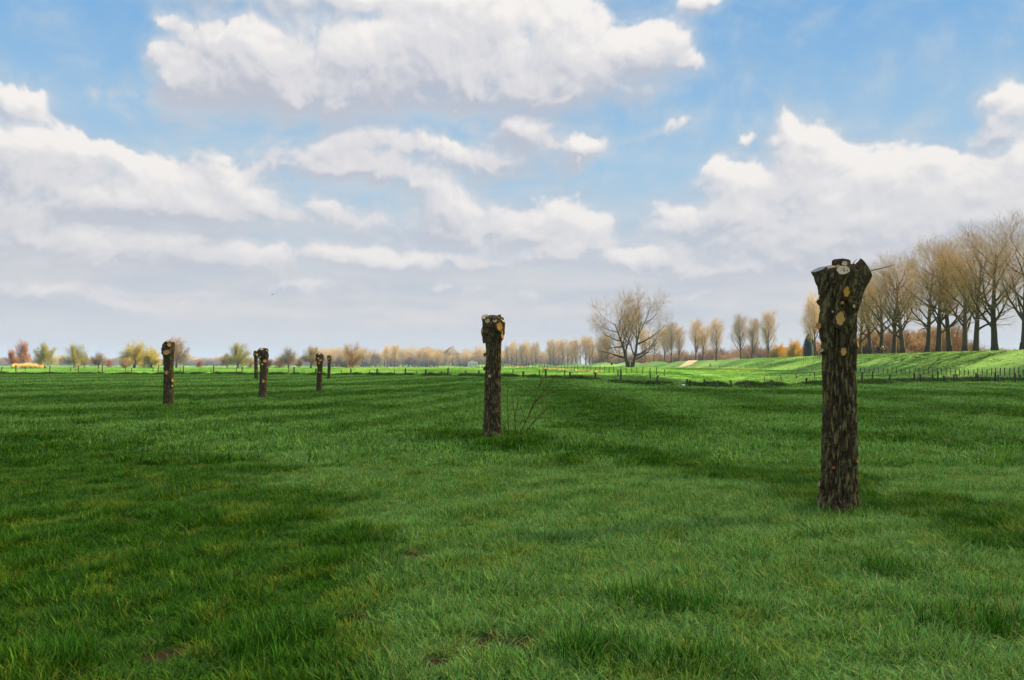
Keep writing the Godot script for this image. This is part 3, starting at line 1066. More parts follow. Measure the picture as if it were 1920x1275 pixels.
# ---------------------------------------------------------------- bare trees
func branch(wood: Shape, twig: Shape, from: Vector3, dir: Vector3, long: float, rad: float, level: int, g: Dictionary, rng: RandomNumberGenerator) -> void:
	var last: int = g.levels
	var segs: int = [5, 5, 4, 3, 2][mini(level, 4)]
	if level >= last:
		segs = 2
	var pts := PackedVector3Array([from])
	var rads := PackedFloat32Array([rad])
	var d := dir
	var up: float = g.up[level]
	var wob: float = g.wobble[level]
	for q in segs:
		d = (d + Vector3(rng.randfn(0, wob), rng.randfn(0, wob) + up, rng.randfn(0, wob))).normalized()
		pts.append(pts[-1] + d * (long / segs))
		rads.append(maxf(rad * (1.0 - 0.82 * (q + 1.0) / segs), g.thin))
	var thick := level < last - 1
	var shape := wood if thick else twig
	var f := rng.randf()
	var tint: Color = (g.bark as Color).lerp(g.bark2, f) if thick else (g.twig as Color).lerp(g.twig2, f)
	shape.tube(pts, rads, [8, 6, 5, 4, 3][mini(level, 4)] if thick else 3, tint * rng.randf_range(0.85, 1.15))
	if level >= last:
		if g.has("leaf"):
			for q in int(g.leaves):
				var p := pts[0].lerp(pts[segs], rng.randf()) + Vector3(rng.randfn(0, 0.12), rng.randfn(0, 0.12), rng.randfn(0, 0.12))
				var a: Vector3 = Vector3(rng.randfn(), rng.randfn(), rng.randfn()).normalized() * g.leaf
				var b: Vector3 = a.cross(Vector3(rng.randfn(), rng.randfn(), rng.randfn()).normalized())
				var lc: Color = (g.leaf_colour as Color) * rng.randf_range(0.75, 1.3)
				twig.tri(p - a, p + b * 0.5, p + a, b.cross(a).normalized(), lc)
		return
	var count: int = g.count[level]
	for k in count:
		var t: float = lerpf(g.start[level], 1.0, (k + rng.randf()) / count)
		var at := t * segs
		var ix := mini(int(at), segs - 1)
		var p := pts[ix].lerp(pts[ix + 1], at - ix)
		var dd := (pts[ix + 1] - pts[ix]).normalized()
		var roll := k * 2.39996 + rng.randf() * 0.9
		var side := dd.cross(Vector3(sin(roll * 1.3) * 0.3, 0.1, 1.0)).normalized()
		side = side.rotated(dd, roll)
		var open: float = deg_to_rad(g.open[level] * (rng.randf_range(0.1, 1.55) if level == 0 and g.has("fan") else rng.randf_range(0.75, 1.25)))
		var nd := dd * cos(open) + side * sin(open)
		var cl: float = g.length[level] * rng.randf_range(0.72, 1.15) * lerpf(1.0, g.shrink[level], t)
		branch(wood, twig, p, nd, cl, maxf(lerpf(rads[ix], rads[ix + 1], at - ix) * g.thinner[level], g.thin * 1.2), level + 1, g, rng)


func tree_meshes(g: Dictionary, sd: int, lean := Vector3.ZERO) -> Array:
	var rng := rng_of(sd)
	var wood := Shape.new()
	var twig := Shape.new()
	var stems: Array = g.get("stems", [Vector3.ZERO])
	for st in stems:
		var from: Vector3 = Vector3(st.x, -0.4, st.z) * (1.0 if stems.size() > 1 else 0.0) + Vector3(0, -0.4 if stems.size() == 1 else 0.0, 0)
		# short swelling at the foot
		wood.tube(PackedVector3Array([from, from + Vector3(0, 0.7, 0), from + Vector3(0, 1.6, 0)]), PackedFloat32Array([g.radius * 1.45, g.radius * 1.12, g.radius * 0.9]), 10, g.bark)
		branch(wood, twig, from, (Vector3.UP + lean + Vector3(st.x, 0, st.z) * 0.42).normalized(), g.trunk, g.radius, 0, g, rng)
	return [wood.mesh(M.tree_bark), twig.mesh(M.twigs)]


func place_tree(called: String, label: String, category: String, meshes: Array, at: Vector3, tall: float, wide: float, turn: float, group := "") -> Node3D:
	var t := thing(called, label, category, at, group)
	var b := Basis(Vector3.UP, turn).scaled(Vector3(wide, tall, wide))
	for k in 2:
		var o := MeshInstance3D.new()
		o.name = ["trunk", "crown"][k]
		o.mesh = meshes[k]
		o.transform = Transform3D(b, Vector3.ZERO)
		if k == 1:
			o.set_meta("kind", "stuff")
		t.add_child(o)
	return t


func tree_height(meshes: Array) -> float:
	return meshes[1].get_aabb().end.y


func ordinal(k: int) -> String:
	return ["first", "second", "third", "fourth", "fifth", "sixth", "seventh", "eighth", "ninth", "tenth", "eleventh", "twelfth", "thirteenth", "fourteenth", "fifteenth", "sixteenth", "seventeenth", "eighteenth", "nineteenth", "twentieth", "twenty-first", "twenty-second", "twenty-third", "twenty-fourth"][k]


func poplar_kind() -> Dictionary:
	return {
		"levels": 4, "trunk": 15.5, "radius": 0.50, "thin": 0.0056,
		"up": [0.02, 0.10, 0.09, 0.07, 0.05], "wobble": [0.035, 0.06, 0.09, 0.10, 0.10],
		"count": [16, 8, 6, 6], "start": [0.22, 0.2, 0.15, 0.1], "open": [46.0, 36.0, 36.0, 34.0], "length": [9.2, 4.1, 2.2, 1.3], "shrink": [0.48, 0.65, 0.75, 0.9], "thinner": [0.55, 0.55, 0.55, 0.6],
		"bark": Color(0.075, 0.062, 0.040), "bark2": Color(0.105, 0.088, 0.058), "twig": Color(0.42, 0.30, 0.135), "twig2": Color(0.56, 0.40, 0.195),
	}


func build_trees() -> void:
	M.tree_bark = material(0.95, 0.2, 0.3)
	M.twigs = material(0.85, 0.25, 0.8)
	M.twigs.backlight_enabled = true
	M.twigs.backlight = Color(0.25, 0.22, 0.15)
	var poplars := []
	for k in 4:
		poplars.append(tree_meshes(poplar_kind(), 500 + k, Vector3([0.05, -0.03, 0.02, 0.08][k], 0, 0.0)))
	var slim := []
	for k in 3:
		var g := poplar_kind()
		g.open = [30.0, 27.0, 27.0, 26.0]; g.length = [7.6, 3.4, 2.0, 1.2]; g.start = [0.17, 0.15, 0.15, 0.1]; g.count = [20, 8, 6, 6]; g.thin = 0.009; g.radius = 0.42
		slim.append(tree_meshes(g, 520 + k))
	print("poplars ", Time.get_ticks_msec())
	# near end of the dike: [picture x of the foot, depth, picture y of the top]
	var group := "bare poplars along the dike"
	var near := [[1919.0, 104.0, 385.0], [1865.0, 112.0, 392.0], [1830.0, 117.0, 412.0], [1809.0, 121.0, 424.0], [1781.0, 126.0, 430.0], [1760.0, 130.0, 436.0], [1739.0, 134.0, 440.0], [1693.0, 142.0, 447.0], [1676.0, 146.0, 470.0], [1653.0, 152.0, 478.0], [1633.0, 158.0, 486.0], [1612.0, 165.0, 500.0]]
	for k in near.size():
		var q: Array = near[k]
		var at := on_ray(q[0], q[1])
		var m: Array = poplars[k % 4]
		var tall: float = (EYE + (HORIZON - q[2]) / F * q[1] - at.y) / tree_height(m)
		place_tree("poplar_tree", "bare dike poplar right of the nearest trunk, %s from the right edge" % ordinal(k), "tree", m, at, tall * [1.0, 1.03, 0.97, 1.02, 0.98][k % 5], tall * [1.0, 1.1, 0.95, 1.05][k % 4], k * 2.1 + 0.4, group)
	var middle := [[1546.0, 205.0, 560.0, 0], [1528.0, 215.0, 541.0, 1], [1441.0, 298.0, 574.0, 1], [1410.0, 318.0, 592.0, 1], [1389.0, 330.0, 582.0, 1], [1343.0, 362.0, 590.0, 1], [1318.0, 386.0, 606.0, 1], [1305.0, 392.0, 591.0, 1], [1273.0, 418.0, 605.0, 1], [1259.0, 428.0, 600.0, 1], [1246.0, 440.0, 606.0, 1], [1226.0, 452.0, 612.0, 0], [1210.0, 466.0, 612.0, 1]]
	for k in middle.size():
		var q: Array = middle[k]
		var at := on_ray(q[0], q[1])
		var m: Array = slim[k % 3] if q[3] == 1 else poplars[k % 4]
		var tall: float = (EYE + (HORIZON - q[2]) / F * q[1] - at.y) / tree_height(m)
		place_tree("poplar_tree", "bare dike poplar between lone tree and nearest trunk, %s leftwards from that trunk" % ordinal(k), "tree", m, at, tall, tall * 1.0, k * 1.7, group)
	var rng := rng_of(8)
	var far := [1160.0, 1140.0, 1128.0, 1112.0, 1105.0, 1098.0, 1088.0, 1080.0, 1073.0, 1064.0, 1056.0, 1048.0, 1040.0, 1031.0, 1005.0, 997.0, 988.0, 979.0, 969.0, 960.0, 951.0, 898.0]
	for k in far.size():
		var u: float = far[k]
		var d := lerpf(530.0, 700.0, clampf((1160.0 - u) / 220.0, 0.0, 1.2))
		var at := on_ray(u, d)
		var m: Array = slim[k % 3] if k % 3 else poplars[k % 4]
		var top := lerpf(622.0, 641.0, clampf((1160.0 - u) / 220.0, 0.0, 1.2)) + rng.randf_range(-3.0, 4.0)
		var tall: float = (EYE + (HORIZON - top) / F * d - at.y) / tree_height(m)
		place_tree("poplar_tree", "far bare poplar on the dike left of the lone tree, %s leftwards from it" % ordinal(k), "tree", m, at, tall, tall * 0.95, k * 1.3, group)
	# the lone spreading tree with two stems
	var lone := {
		"levels": 4, "trunk": 10.5, "radius": 0.52, "thin": 0.0095, "stems": [Vector3(-0.75, 0, 0.1), Vector3(0.7, 0, -0.1)],
		"up": [0.0, 0.06, 0.05, 0.05, 0.03], "wobble": [0.06, 0.09, 0.11, 0.13, 0.13],
		"count": [12, 9, 7, 6], "start": [0.14, 0.22, 0.2, 0.15], "open": [62.0, 42.0, 42.0, 40.0], "length": [10.5, 4.8, 2.4, 1.3], "shrink": [0.66, 0.62, 0.75, 0.9], "thinner": [0.62, 0.52, 0.55, 0.6],
		"bark": Color(0.055, 0.045, 0.030), "bark2": Color(0.085, 0.070, 0.045), "twig": Color(0.22, 0.15, 0.06), "twig2": Color(0.37, 0.25, 0.10),
	}
	var at := on_ray(1182.0, 190.0)
	var lm := tree_meshes(lone, 541)
	var lt: float = (EYE + (HORIZON - 521.0) / F * 190.0 - at.y) / tree_height(lm)
	var bb: AABB = lm[1].get_aabb()
	place_tree("spreading_tree", "large bare spreading tree with two stems standing alone before the dike", "tree", lm, at, lt, 25.0 / maxf(bb.size.x, bb.size.z), 0.3)
	print("lone ", Time.get_ticks_msec())
	build_left_trees(poplars, slim)


func willow_kind(twig: Color, twig2: Color) -> Dictionary:
	return {
		"levels": 3, "fan": true, "trunk": 2.6, "radius": 0.50, "thin": 0.021,
		"up": [0.0, 0.03, 0.02, -0.01], "wobble": [0.05, 0.08, 0.11, 0.14],
		"count": [44, 15, 6], "start": [0.68, 0.15, 0.1], "open": [60.0, 36.0, 38.0], "length": [5.8, 2.2, 1.1], "shrink": [1.0, 0.55, 0.8], "thinner": [0.28, 0.55, 0.6],
		"bark": Color(0.08, 0.065, 0.045), "bark2": Color(0.11, 0.09, 0.06), "twig": twig, "twig2": twig2,
	}


func build_left_trees(poplars: Array, slim: Array) -> void:
	var brown := willow_kind(Color(0.22, 0.17, 0.085), Color(0.30, 0.24, 0.12))
	var green := willow_kind(Color(0.24, 0.22, 0.075), Color(0.34, 0.32, 0.11))
	green.merge({"leaf": 0.10, "leaves": 3, "leaf_colour": Color(0.36, 0.36, 0.085)})
	var golden := willow_kind(Color(0.36, 0.28, 0.06), Color(0.42, 0.34, 0.08))
	golden.merge({"leaf": 0.13, "leaves": 6, "leaf_colour": Color(0.42, 0.37, 0.06)})
	golden.up = [0.0, 0.02, -0.05, -0.12]
	var red := willow_kind(Color(0.26, 0.115, 0.075), Color(0.34, 0.17, 0.11))
	var dull := willow_kind(Color(0.20, 0.15, 0.11), Color(0.28, 0.21, 0.15))
	var bush := willow_kind(Color(0.24, 0.155, 0.075), Color(0.34, 0.22, 0.105))
	bush.trunk = 1.4; bush.start = [0.3, 0.1, 0.1]; bush.open = [58.0, 28.0, 30.0]; bush.count = [34, 13, 6]
	var gold2 := golden.duplicate()
	gold2.merge({"leaf_colour": Color(0.66, 0.43, 0.03), "leaf": 0.17, "leaves": 10, "twig": Color(0.5, 0.33, 0.05), "twig2": Color(0.6, 0.40, 0.06)}, true)
	var kinds := {
		"brown": [tree_meshes(brown, 601), tree_meshes(brown, 602)], "green": [tree_meshes(green, 603), tree_meshes(green, 604)], "golden": [tree_meshes(golden, 605)], "red": [tree_meshes(red, 606)],
		"dull": [tree_meshes(dull, 607), tree_meshes(dull, 608)], "bush": [tree_meshes(bush, 609), tree_meshes(bush, 610)], "gold2": [tree_meshes(gold2, 611)], "poplar": [poplars[1]], "slim": [slim[0], slim[1]],
	}
	print("willows ", Time.get_ticks_msec())
	# [kind, picture x, top, half width in pixels, depth, name, label]
	var list := [
		["red", 22, 650, 13, 285, "willow_tree", "small reddish tree at the left edge beside the yellow reeds"],
		["red", 44, 632, 17, 300, "willow_tree", "tall reddish bare tree rising behind the yellow reeds"],
		["green", 84, 638, 22, 255, "willow_tree", "olive pollard willow with a clear trunk just right of the reeds"],
		["green", 140, 641, 24, 280, "willow_tree", "olive pollard willow with a round head, second right of the reeds"],
		["brown", 159, 662, 10, 290, "willow_tree", "small brown willow tucked against the second olive willow"],
		["dull", 185, 655, 16, 285, "willow_tree", "pale bare round willow beside a small red bush"],
		["red", 204, 672, 8, 290, "shrub", "small round red bush right of the pale bare willow"],
		["golden", 252, 633, 30, 285, "willow_tree", "large yellow-green willow left of the leftmost trunk"],
		["golden", 284, 645, 19, 275, "willow_tree", "smaller yellow-brown willow between the yellow-green one and the leftmost trunk"],
		["bush", 236, 668, 12, 270, "willow_tree", "low bare pollard under the large yellow-green willow"],
		["dull", 331, 628, 27, 290, "willow_tree", "bare spreading tree right behind the leftmost trunk"],
		["red", 375, 673, 9, 285, "shrub", "small reddish bush in the gap right of the leftmost trunk"],
		["dull", 426, 660, 16, 290, "willow_tree", "low dark bare tree left of the green willow"],
		["green", 446, 638, 25, 275, "willow_tree", "yellow-green willow left of the pair of trunks"],
		["bush", 470, 668, 9, 290, "shrub", "small brown bush right of the green willow"],
		["red", 506, 671, 9, 290, "shrub", "brown-red bush just right of the pair of trunks"],
		["bush", 524, 668, 13, 290, "willow_tree", "low dark bare tree left of the slender bare willow"],
		["dull", 541, 645, 20, 270, "willow_tree", "slender bare willow between the pair of trunks and the narrow-headed trunk"],
		["dull", 562, 672, 9, 280, "shrub", "small pale bush under the slender bare willow"],
		["brown", 583, 644, 22, 285, "willow_tree", "bare willow just left of the narrow-headed trunk"],
		["bush", 657, 640, 32, 265, "willow_tree", "broad round brown bushy tree right of the small far trunk"],
		["slim", 727, 642, 10, 640, "poplar_tree", "left one of two upright brown poplars before the hazy wood"],
		["slim", 740, 642, 10, 650, "poplar_tree", "right one of two upright brown poplars before the hazy wood"],
	]
	for k in list.size():
		var q: Array = list[k]
		var m: Array = kinds[q[0]][k % kinds[q[0]].size()]
		var d: float = q[4]
		var at := on_ray(q[1], d)
		var bb: AABB = m[1].get_aabb()
		var tall: float = (EYE + (HORIZON - q[2]) / F * d - at.y) / bb.end.y
		var wide: float = q[3] * 2.0 / F * d / maxf(bb.size.x, bb.size.z) * 1.08
		place_tree(q[5], q[6], "bush" if q[5] == "shrub" else "tree", m, at, tall, wide, k * 1.9, "trees and bushes across the far meadow")
	# behind the dike
	for q in [
		["gold2", 1460, 639, 22, 268, "weeping_willow", "golden weeping willow behind the dike, left half of the yellow clump"], ["gold2", 1489, 631, 21, 262, "weeping_willow", "golden weeping willow behind the dike, right half of the yellow clump"],
	]:
		var m: Array = kinds[q[0]][0]
		var d: float = q[4]
		var at := on_ray(q[1], d)
		at.y = minf(at.y, 1.0)
		var bb: AABB = m[1].get_aabb()
		place_tree(q[5], q[6], "tree", m, at, (EYE + (HORIZON - q[2]) / F * d - at.y) / bb.end.y, q[3] * 2.0 / F * d / maxf(bb.size.x, bb.size.z), q[1])
	build_woods(kinds, poplars, slim)


func build_woods(kinds: Dictionary, poplars: Array, slim: Array) -> void:
	# dense undergrowth behind the dike trees and the hazy wood on the horizon: masses nobody could count
	var rng := rng_of(90)
	var hedge := []
	for k in 330:
		var u := rng.randf_range(1120.0, 1960.0)
		var d := 0.0
		if u > 1600.0:
			d = lerpf(185.0, 118.0, (u - 1600.0) / 330.0)
		elif u > 1400.0:
			d = lerpf(345.0, 215.0, (u - 1400.0) / 200.0)
		else:
			d = lerpf(560.0, 350.0, (u - 1120.0) / 280.0)
		d += rng.randf_range(14.0, 60.0)
		if u > 1436.0 and u < 1524.0:
			d += 70.0
		var p := on_ray(u, d)
		var grow := 1.35 if u < 1790.0 else 0.6
		hedge.append([p, rng.randf() * TAU, rng.randf_range(0.8, 1.4), rng.randf_range(0.6, 1.15) * grow, Color(1, 1, 1), 0.0])
	scatter_trees("undergrowth", "brown bare undergrowth behind the trees on the dike", kinds.bush, hedge)
	var wood := []
	for k in 420:
		var u := rng.randf_range(-30.0, 1180.0)
		var d := rng.randf_range(880.0, 1150.0)
		var top := 662.0
		if u > 590.0 and u < 1010.0:
			top = 651.0 + 6.0 * noise_a.get_noise_1d(u * 3.0)
			d -= 160.0
		elif u >= 1010.0:
			top = 656.0
		else:
			top = 669.0 + 10.0 * noise_a.get_noise_1d(u * 1.6)
			d += 350.0
		top += rng.randf_range(-4.0, 8.0)
		var p := on_ray(u, d)
		var tall: float = (EYE + (HORIZON - top) / F * d - p.y) / tree_height(poplars[k % 4])
		wood.append([p, rng.randf() * TAU, tall * rng.randf_range(1.0, 1.5), tall, Color(1, 1, 1), 0.0])
	scatter_trees("distant_woodland", "hazy blue-grey wood along the horizon", poplars, wood)
	var low := []
	for k in 260:
		var u := rng.randf_range(-30.0, 1050.0)
		var d := rng.randf_range(760.0, 900.0) + (350.0 if u < 590.0 else 0.0)
		low.append([on_ray(u, d), rng.randf() * TAU, rng.randf_range(1.2, 2.2), rng.randf_range(0.8, 1.6), Color(1, 1, 1), 0.0])
	scatter_trees("distant_scrub", "hazy scrub at the foot of the wood on the horizon", kinds.dull, low)


func scatter_trees(called: String, label: String, variants: Array, spots: Array) -> void:
	var root := Node3D.new()
	root.name = called
	root.set_meta("kind", "stuff")
	root.set_meta("label", label)
	root.set_meta("category", "woodland")
	add_child(root)
	for k in variants.size():
		for w in 2:
			var mm := MultiMesh.new()
			mm.transform_format = MultiMesh.TRANSFORM_3D
			mm.mesh = variants[k][w]
			var list := []
			for q in range(k, spots.size(), variants.size()):
				list.append(spots[q])
			mm.instance_count = list.size()
			for q in list.size():
				var s: Array = list[q]
				mm.set_instance_transform(q, Transform3D(Basis(Vector3.UP, s[1]).scaled(Vector3(s[2], s[3], s[2])), s[0]))
			var o := MultiMeshInstance3D.new()
			o.name = ["trunks", "crowns"][w]
			o.multimesh = mm
			o.set_meta("kind", "stuff")
			root.add_child(o, true)


func build_cypress() -> void:
	var d := 250.0
	var at := on_ray(1516.0, d)
	at.y = minf(at.y, 1.0)
	var tall := EYE + (HORIZON - 627.0) / F * d - at.y
	var t := thing("cypress_tree", "slim dark green conifer beside the golden willow clump", "tree", at)
	var rng := rng_of(61)
	var trunk := Shape.new()
	trunk.tube(PackedVector3Array([Vector3(0, -0.3, 0), Vector3(0, tall * 0.9, 0)]), PackedFloat32Array([0.22, 0.03]), 8, Color(0.06, 0.045, 0.03))
	part("trunk", trunk, M.tree_bark, t)
	var s := Shape.new()
	for k in 5200:
		var h := rng.randf()
		var r := 1.75 * pow(sin(PI * clampf(0.12 + h * 0.86, 0.0, 1.0)), 0.7) * (0.65 + 0.35 * rng.randf()) * (1.0 + 0.2 * sin(h * 40.0 + k % 7))
		var a := rng.randf() * TAU
		var p := Vector3(cos(a) * r, 0.3 + h * (tall - 0.5), sin(a) * r)
		var tip := p + Vector3(cos(a) * 0.18, 0.42, sin(a) * 0.18)
		var w := Vector3(-sin(a), 0, cos(a)) * 0.10
		s.tri(p - w, tip, p + w, Vector3(cos(a), 0.4, sin(a)).normalized(), Color(0.022, 0.052, 0.026) * rng.randf_range(0.7, 1.4))
	part("crown", s, M.twigs, t, true)


# ---------------------------------------------------------------- fences
func post_shape(tall: float, r: float, sd: int) -> Shape:
	var s := Shape.new()
	var rng := rng_of(sd)
	var c := Color(0.065, 0.052, 0.040).lerp(Color(0.13, 0.11, 0.085), rng.randf())
	var b := Vector3(rng.randfn(0, 0.012), 0, rng.randfn(0, 0.012))
	s.tube(PackedVector3Array([Vector3(0, -0.3, 0), Vector3(0, tall * 0.5, 0) + b, Vector3(0, tall - 0.03, 0), Vector3(0, tall, 0)]), PackedFloat32Array([r, r * 0.97, r * 0.92, r * 0.72]), 7, c, true)
	return s


func fence(called: String, label: String, posts: Array, wires := 2) -> void:
	# posts: [foot, height, lean sideways, radius]
	var t := thing(called, label, "fence", posts[0][0])
	var prev = null
	var sd: int = used.get(called, 1) * 1000
	for q in posts:
		sd += 1
		var o := part("post", post_shape(q[1], q[3], sd), M.post, t)
		o.position = q[0] - t.position
		o.rotation = Vector3(0, sd * 0.7, 0)
		o.basis = Basis(Vector3(0, 0, 1), -q[2]) * o.basis
		if prev != null and wires > 0 and (q[0] - prev[0]).length() < 26.0:
			for w in wires:
				var f: float = 0.88 - 0.36 * w
				var a: Vector3 = prev[0] - t.position + Vector3(sin(prev[2]) * prev[1] * f, prev[1] * f, prev[3])
				var b: Vector3 = q[0] - t.position + Vector3(sin(q[2]) * q[1] * f, q[1] * f, q[3])
				var s := Shape.new()
				s.tube(PackedVector3Array([a, (a + b) * 0.5 - Vector3(0, 0.02, 0), b]), PackedFloat32Array([0.004, 0.004, 0.004]), 4, Color(0.16, 0.15, 0.14))
				part("wire", s, M.post, t)
		prev = q


func post_at(u: float, top: float, base: float, lean := 0.0, r := 0.07) -> Array:
	var p := where(u, base, 30.0)
	return [p, (base - top) / F * -p.z, lean, r]


func build_fences() -> void:
	M.post = material(0.9, 0.25, 0.5)
	var a := []
	for q in [[2, 687, 697.5, 0.25], [30, 684, 698.5, 0.0], [94, 686, 698.5, 0.0], [148, 686, 698.5, -0.05], [192, 684.5, 698.5, 0.05], [247, 689, 699, 0.0], [297, 685, 699.5, 0.05], [344.5, 686, 700, -0.06], [401, 684.5, 700.5, 0.0], [454, 688, 700.5, 0.05], [502, 690, 701, 0.0], [551.5, 688, 701.5, 0.0], [592.5, 692, 702.5, 0.0], [658, 691, 703.5, 0.0], [707, 692, 704, 0.02], [760, 691, 704.5, 0.03], [799, 692, 705.5, -0.04], [840, 690, 705.5, 0.0], [898, 695, 706.5, 0.0], [981, 696, 709, 0.0], [1023.5, 692, 710.5, -0.02], [1069, 697.5, 710, 0.0], [1116.5, 698, 711, 0.03], [1164, 694, 711.5, 0.0], [1230, 703, 716, 0.3]]:
		a.append(post_at(q[0], q[1], q[2], q[3], 0.115))
	fence("post_and_wire_fence", "weathered post and wire fence along the far end of the shaded field", a)
	var b := []
	for q in [[48.4, 688, 696], [133, 688, 697], [184, 688, 696.5], [236, 686, 697.5], [287, 688, 697.5], [338, 688, 698], [396, 691, 698.5], [443.5, 688, 698.5], [541.5, 687, 699.5], [640, 694, 701.5], [693, 694, 701.8], [740, 694, 702.0], [782, 696, 702.5], [828, 696, 703], [873, 695, 703], [962, 692, 703], [1012, 693.5, 703.2], [1059, 694, 704], [1114, 694, 702.5], [1159, 694, 705.5], [1219.5, 700, 710.5]]:
		b.append(post_at(q[0], q[1], q[2], 0.0, 0.095))
	fence("post_and_wire_fence", "second, lower row of posts just behind the field-end fence", b)
	var c := []
	for q in [[1288.5, 711, 721, -0.05], [1293, 713, 726, 0.08], [1320.5, 711, 724, 0.0], [1344, 715, 728.5, 0.0], [1372, 713, 725, -0.22], [1398.5, 718, 729.5, 0.0], [1403, 713, 725, -0.08], [1447.5, 713.5, 728, -0.08], [1510, 708.5, 723, 0.16]]:
		c.append(post_at(q[0], q[1], q[2], q[3], 0.075))
	fence("post_and_wire_fence", "crooked low posts along the lip of the sunlit hollow", c)
	c = []
	for q in [[1346, 713.5, 722, 0.0], [1435, 706, 719.5, -0.14], [1466, 703, 715, -0.2], [1494, 700, 711, -0.14], [1527.5, 697, 709, 0.0]]:
		c.append(post_at(q[0], q[1], q[2], q[3], 0.075))
	fence("post_and_wire_fence", "leaning posts crossing the sunlit hollow towards the nearest trunk", c)
	c = []
	for q in [[1616.5, 698, 719, 0.0], [1636, 697, 713.5, 0.03], [1668, 702, 717, 0.0], [1714, 700, 716, 0.0], [1726.5, 702, 717, -0.1], [1750.5, 703, 717, -0.15], [1759, 697, 714, 0.0], [1771, 704, 718, -0.1], [1788.5, 702, 717, 0.0], [1793.5, 702, 716.5, 0.0], [1830, 699, 715.5, 0.0], [1833.5, 703, 715.5, 0.0], [1866, 699, 716, 0.0], [1871.5, 703, 716.5, 0.0], [1903, 699, 717, 0.0], [1913, 702.5, 715, 0.0]]:
		c.append(post_at(q[0], q[1], q[2], q[3], 0.075))
	fence("post_and_wire_fence", "uneven post fence in the shade right of the nearest trunk", c)
	# paddock fence running away towards the dike
	var rng := rng_of(33)
	var pad := []
	for k in 64:
		var t := k / 63.0
		var d := lerpf(108.0, 262.0, t)
		var x := lerpf(22.0, -13.0, t) + rng.randfn(0.0, 0.15)
		pad.append([ground(x, d), rng.randf_range(0.95, 1.25), rng.randfn(0.0, 0.05), 0.07])
	fence("paddock_fence", "long fence of many close posts running back left of the lone tree", pad, 1)
	pad = []
	for k in 26:
		var d := 262.0
		var u := lerpf(905.0, 640.0, k / 25.0)
		var p := on_ray(u, d + rng.randf_range(-1, 1))
		pad.append([p, rng.randf_range(0.8, 1.2), rng.randfn(0.0, 0.05), 0.06])
	fence("paddock_fence", "far fence across the sunlit meadow before the hazy wood", pad, 1)
	pad = []
	for k in 40:
		var u := lerpf(1605.0, 1935.0, k / 39.0)
		var v := lerpf(699.0, 707.5, k / 39.0)
		var p := where(u, v, 60.0, 200.0)
		pad.append([p, rng.randf_range(0.65, 1.0), rng.randfn(0.0, 0.06), 0.05])
	fence("dike_fence", "low fence along the foot of the dike right of the nearest trunk", pad, 1)
	pad = []
	for k in 46:
		var t := k / 45.0
		var u := lerpf(1600.0, 1425.0, t)
		var p := on_ray(u, lerpf(150.0, 212.0, t))
		pad.append([p, rng.randf_range(0.75, 1.05), rng.randfn(0.0, 0.05), 0.06 if k % 8 else 0.11])
	fence("dike_fence", "low fence of close posts on the sunlit slope left of the nearest trunk", pad, 1)
	pad = []
	for k in 9:
		var u := lerpf(1340.0, 1418.0, k / 8.0)
		pad.append([on_ray(u, 235.0 + rng.randf_range(-2, 2)), rng.randf_range(0.8, 1.1), rng.randfn(0.0, 0.04), 0.07])
	fence("dike_fence", "short sunlit row of posts below the dike ramp", pad, 1)


# ---------------------------------------------------------------- small things
func build_ramp() -> void:
	# paved ramp down the dike, laid on the slope
	var s := Shape.new()
	var foot := on_ray(1282.0, 372.0)
	var head := on_ray(1306.0, 404.0)
	var rows := 40
	for r in rows:
		var t := float(r) / (rows - 1)
		for q in 5:
			var w := (q - 2) * 1.9
			var x := lerpf(foot.x, head.x, t) + w
			var d := lerpf(-foot.z, -head.z, t)
			s.v.append(ground(x, d) + Vector3(0, 0.06, 0)); s.n.append(Vector3.UP)
			s.c.append(Color(0.46, 0.33, 0.26) * (1.0 + 0.2 * noise_b.get_noise_2d(x * 30.0, d * 30.0)))
	s.grid(rows, 5, false)
	s.smooth()
	if s.n[2].y < 0.0:
		for k in s.n.size():
			s.n[k] = -s.n[k]
	var o := setting("ramp_path", s, material(0.9, 0.2))
	o.set_meta("label", "pale reddish paved ramp leading up the dike")


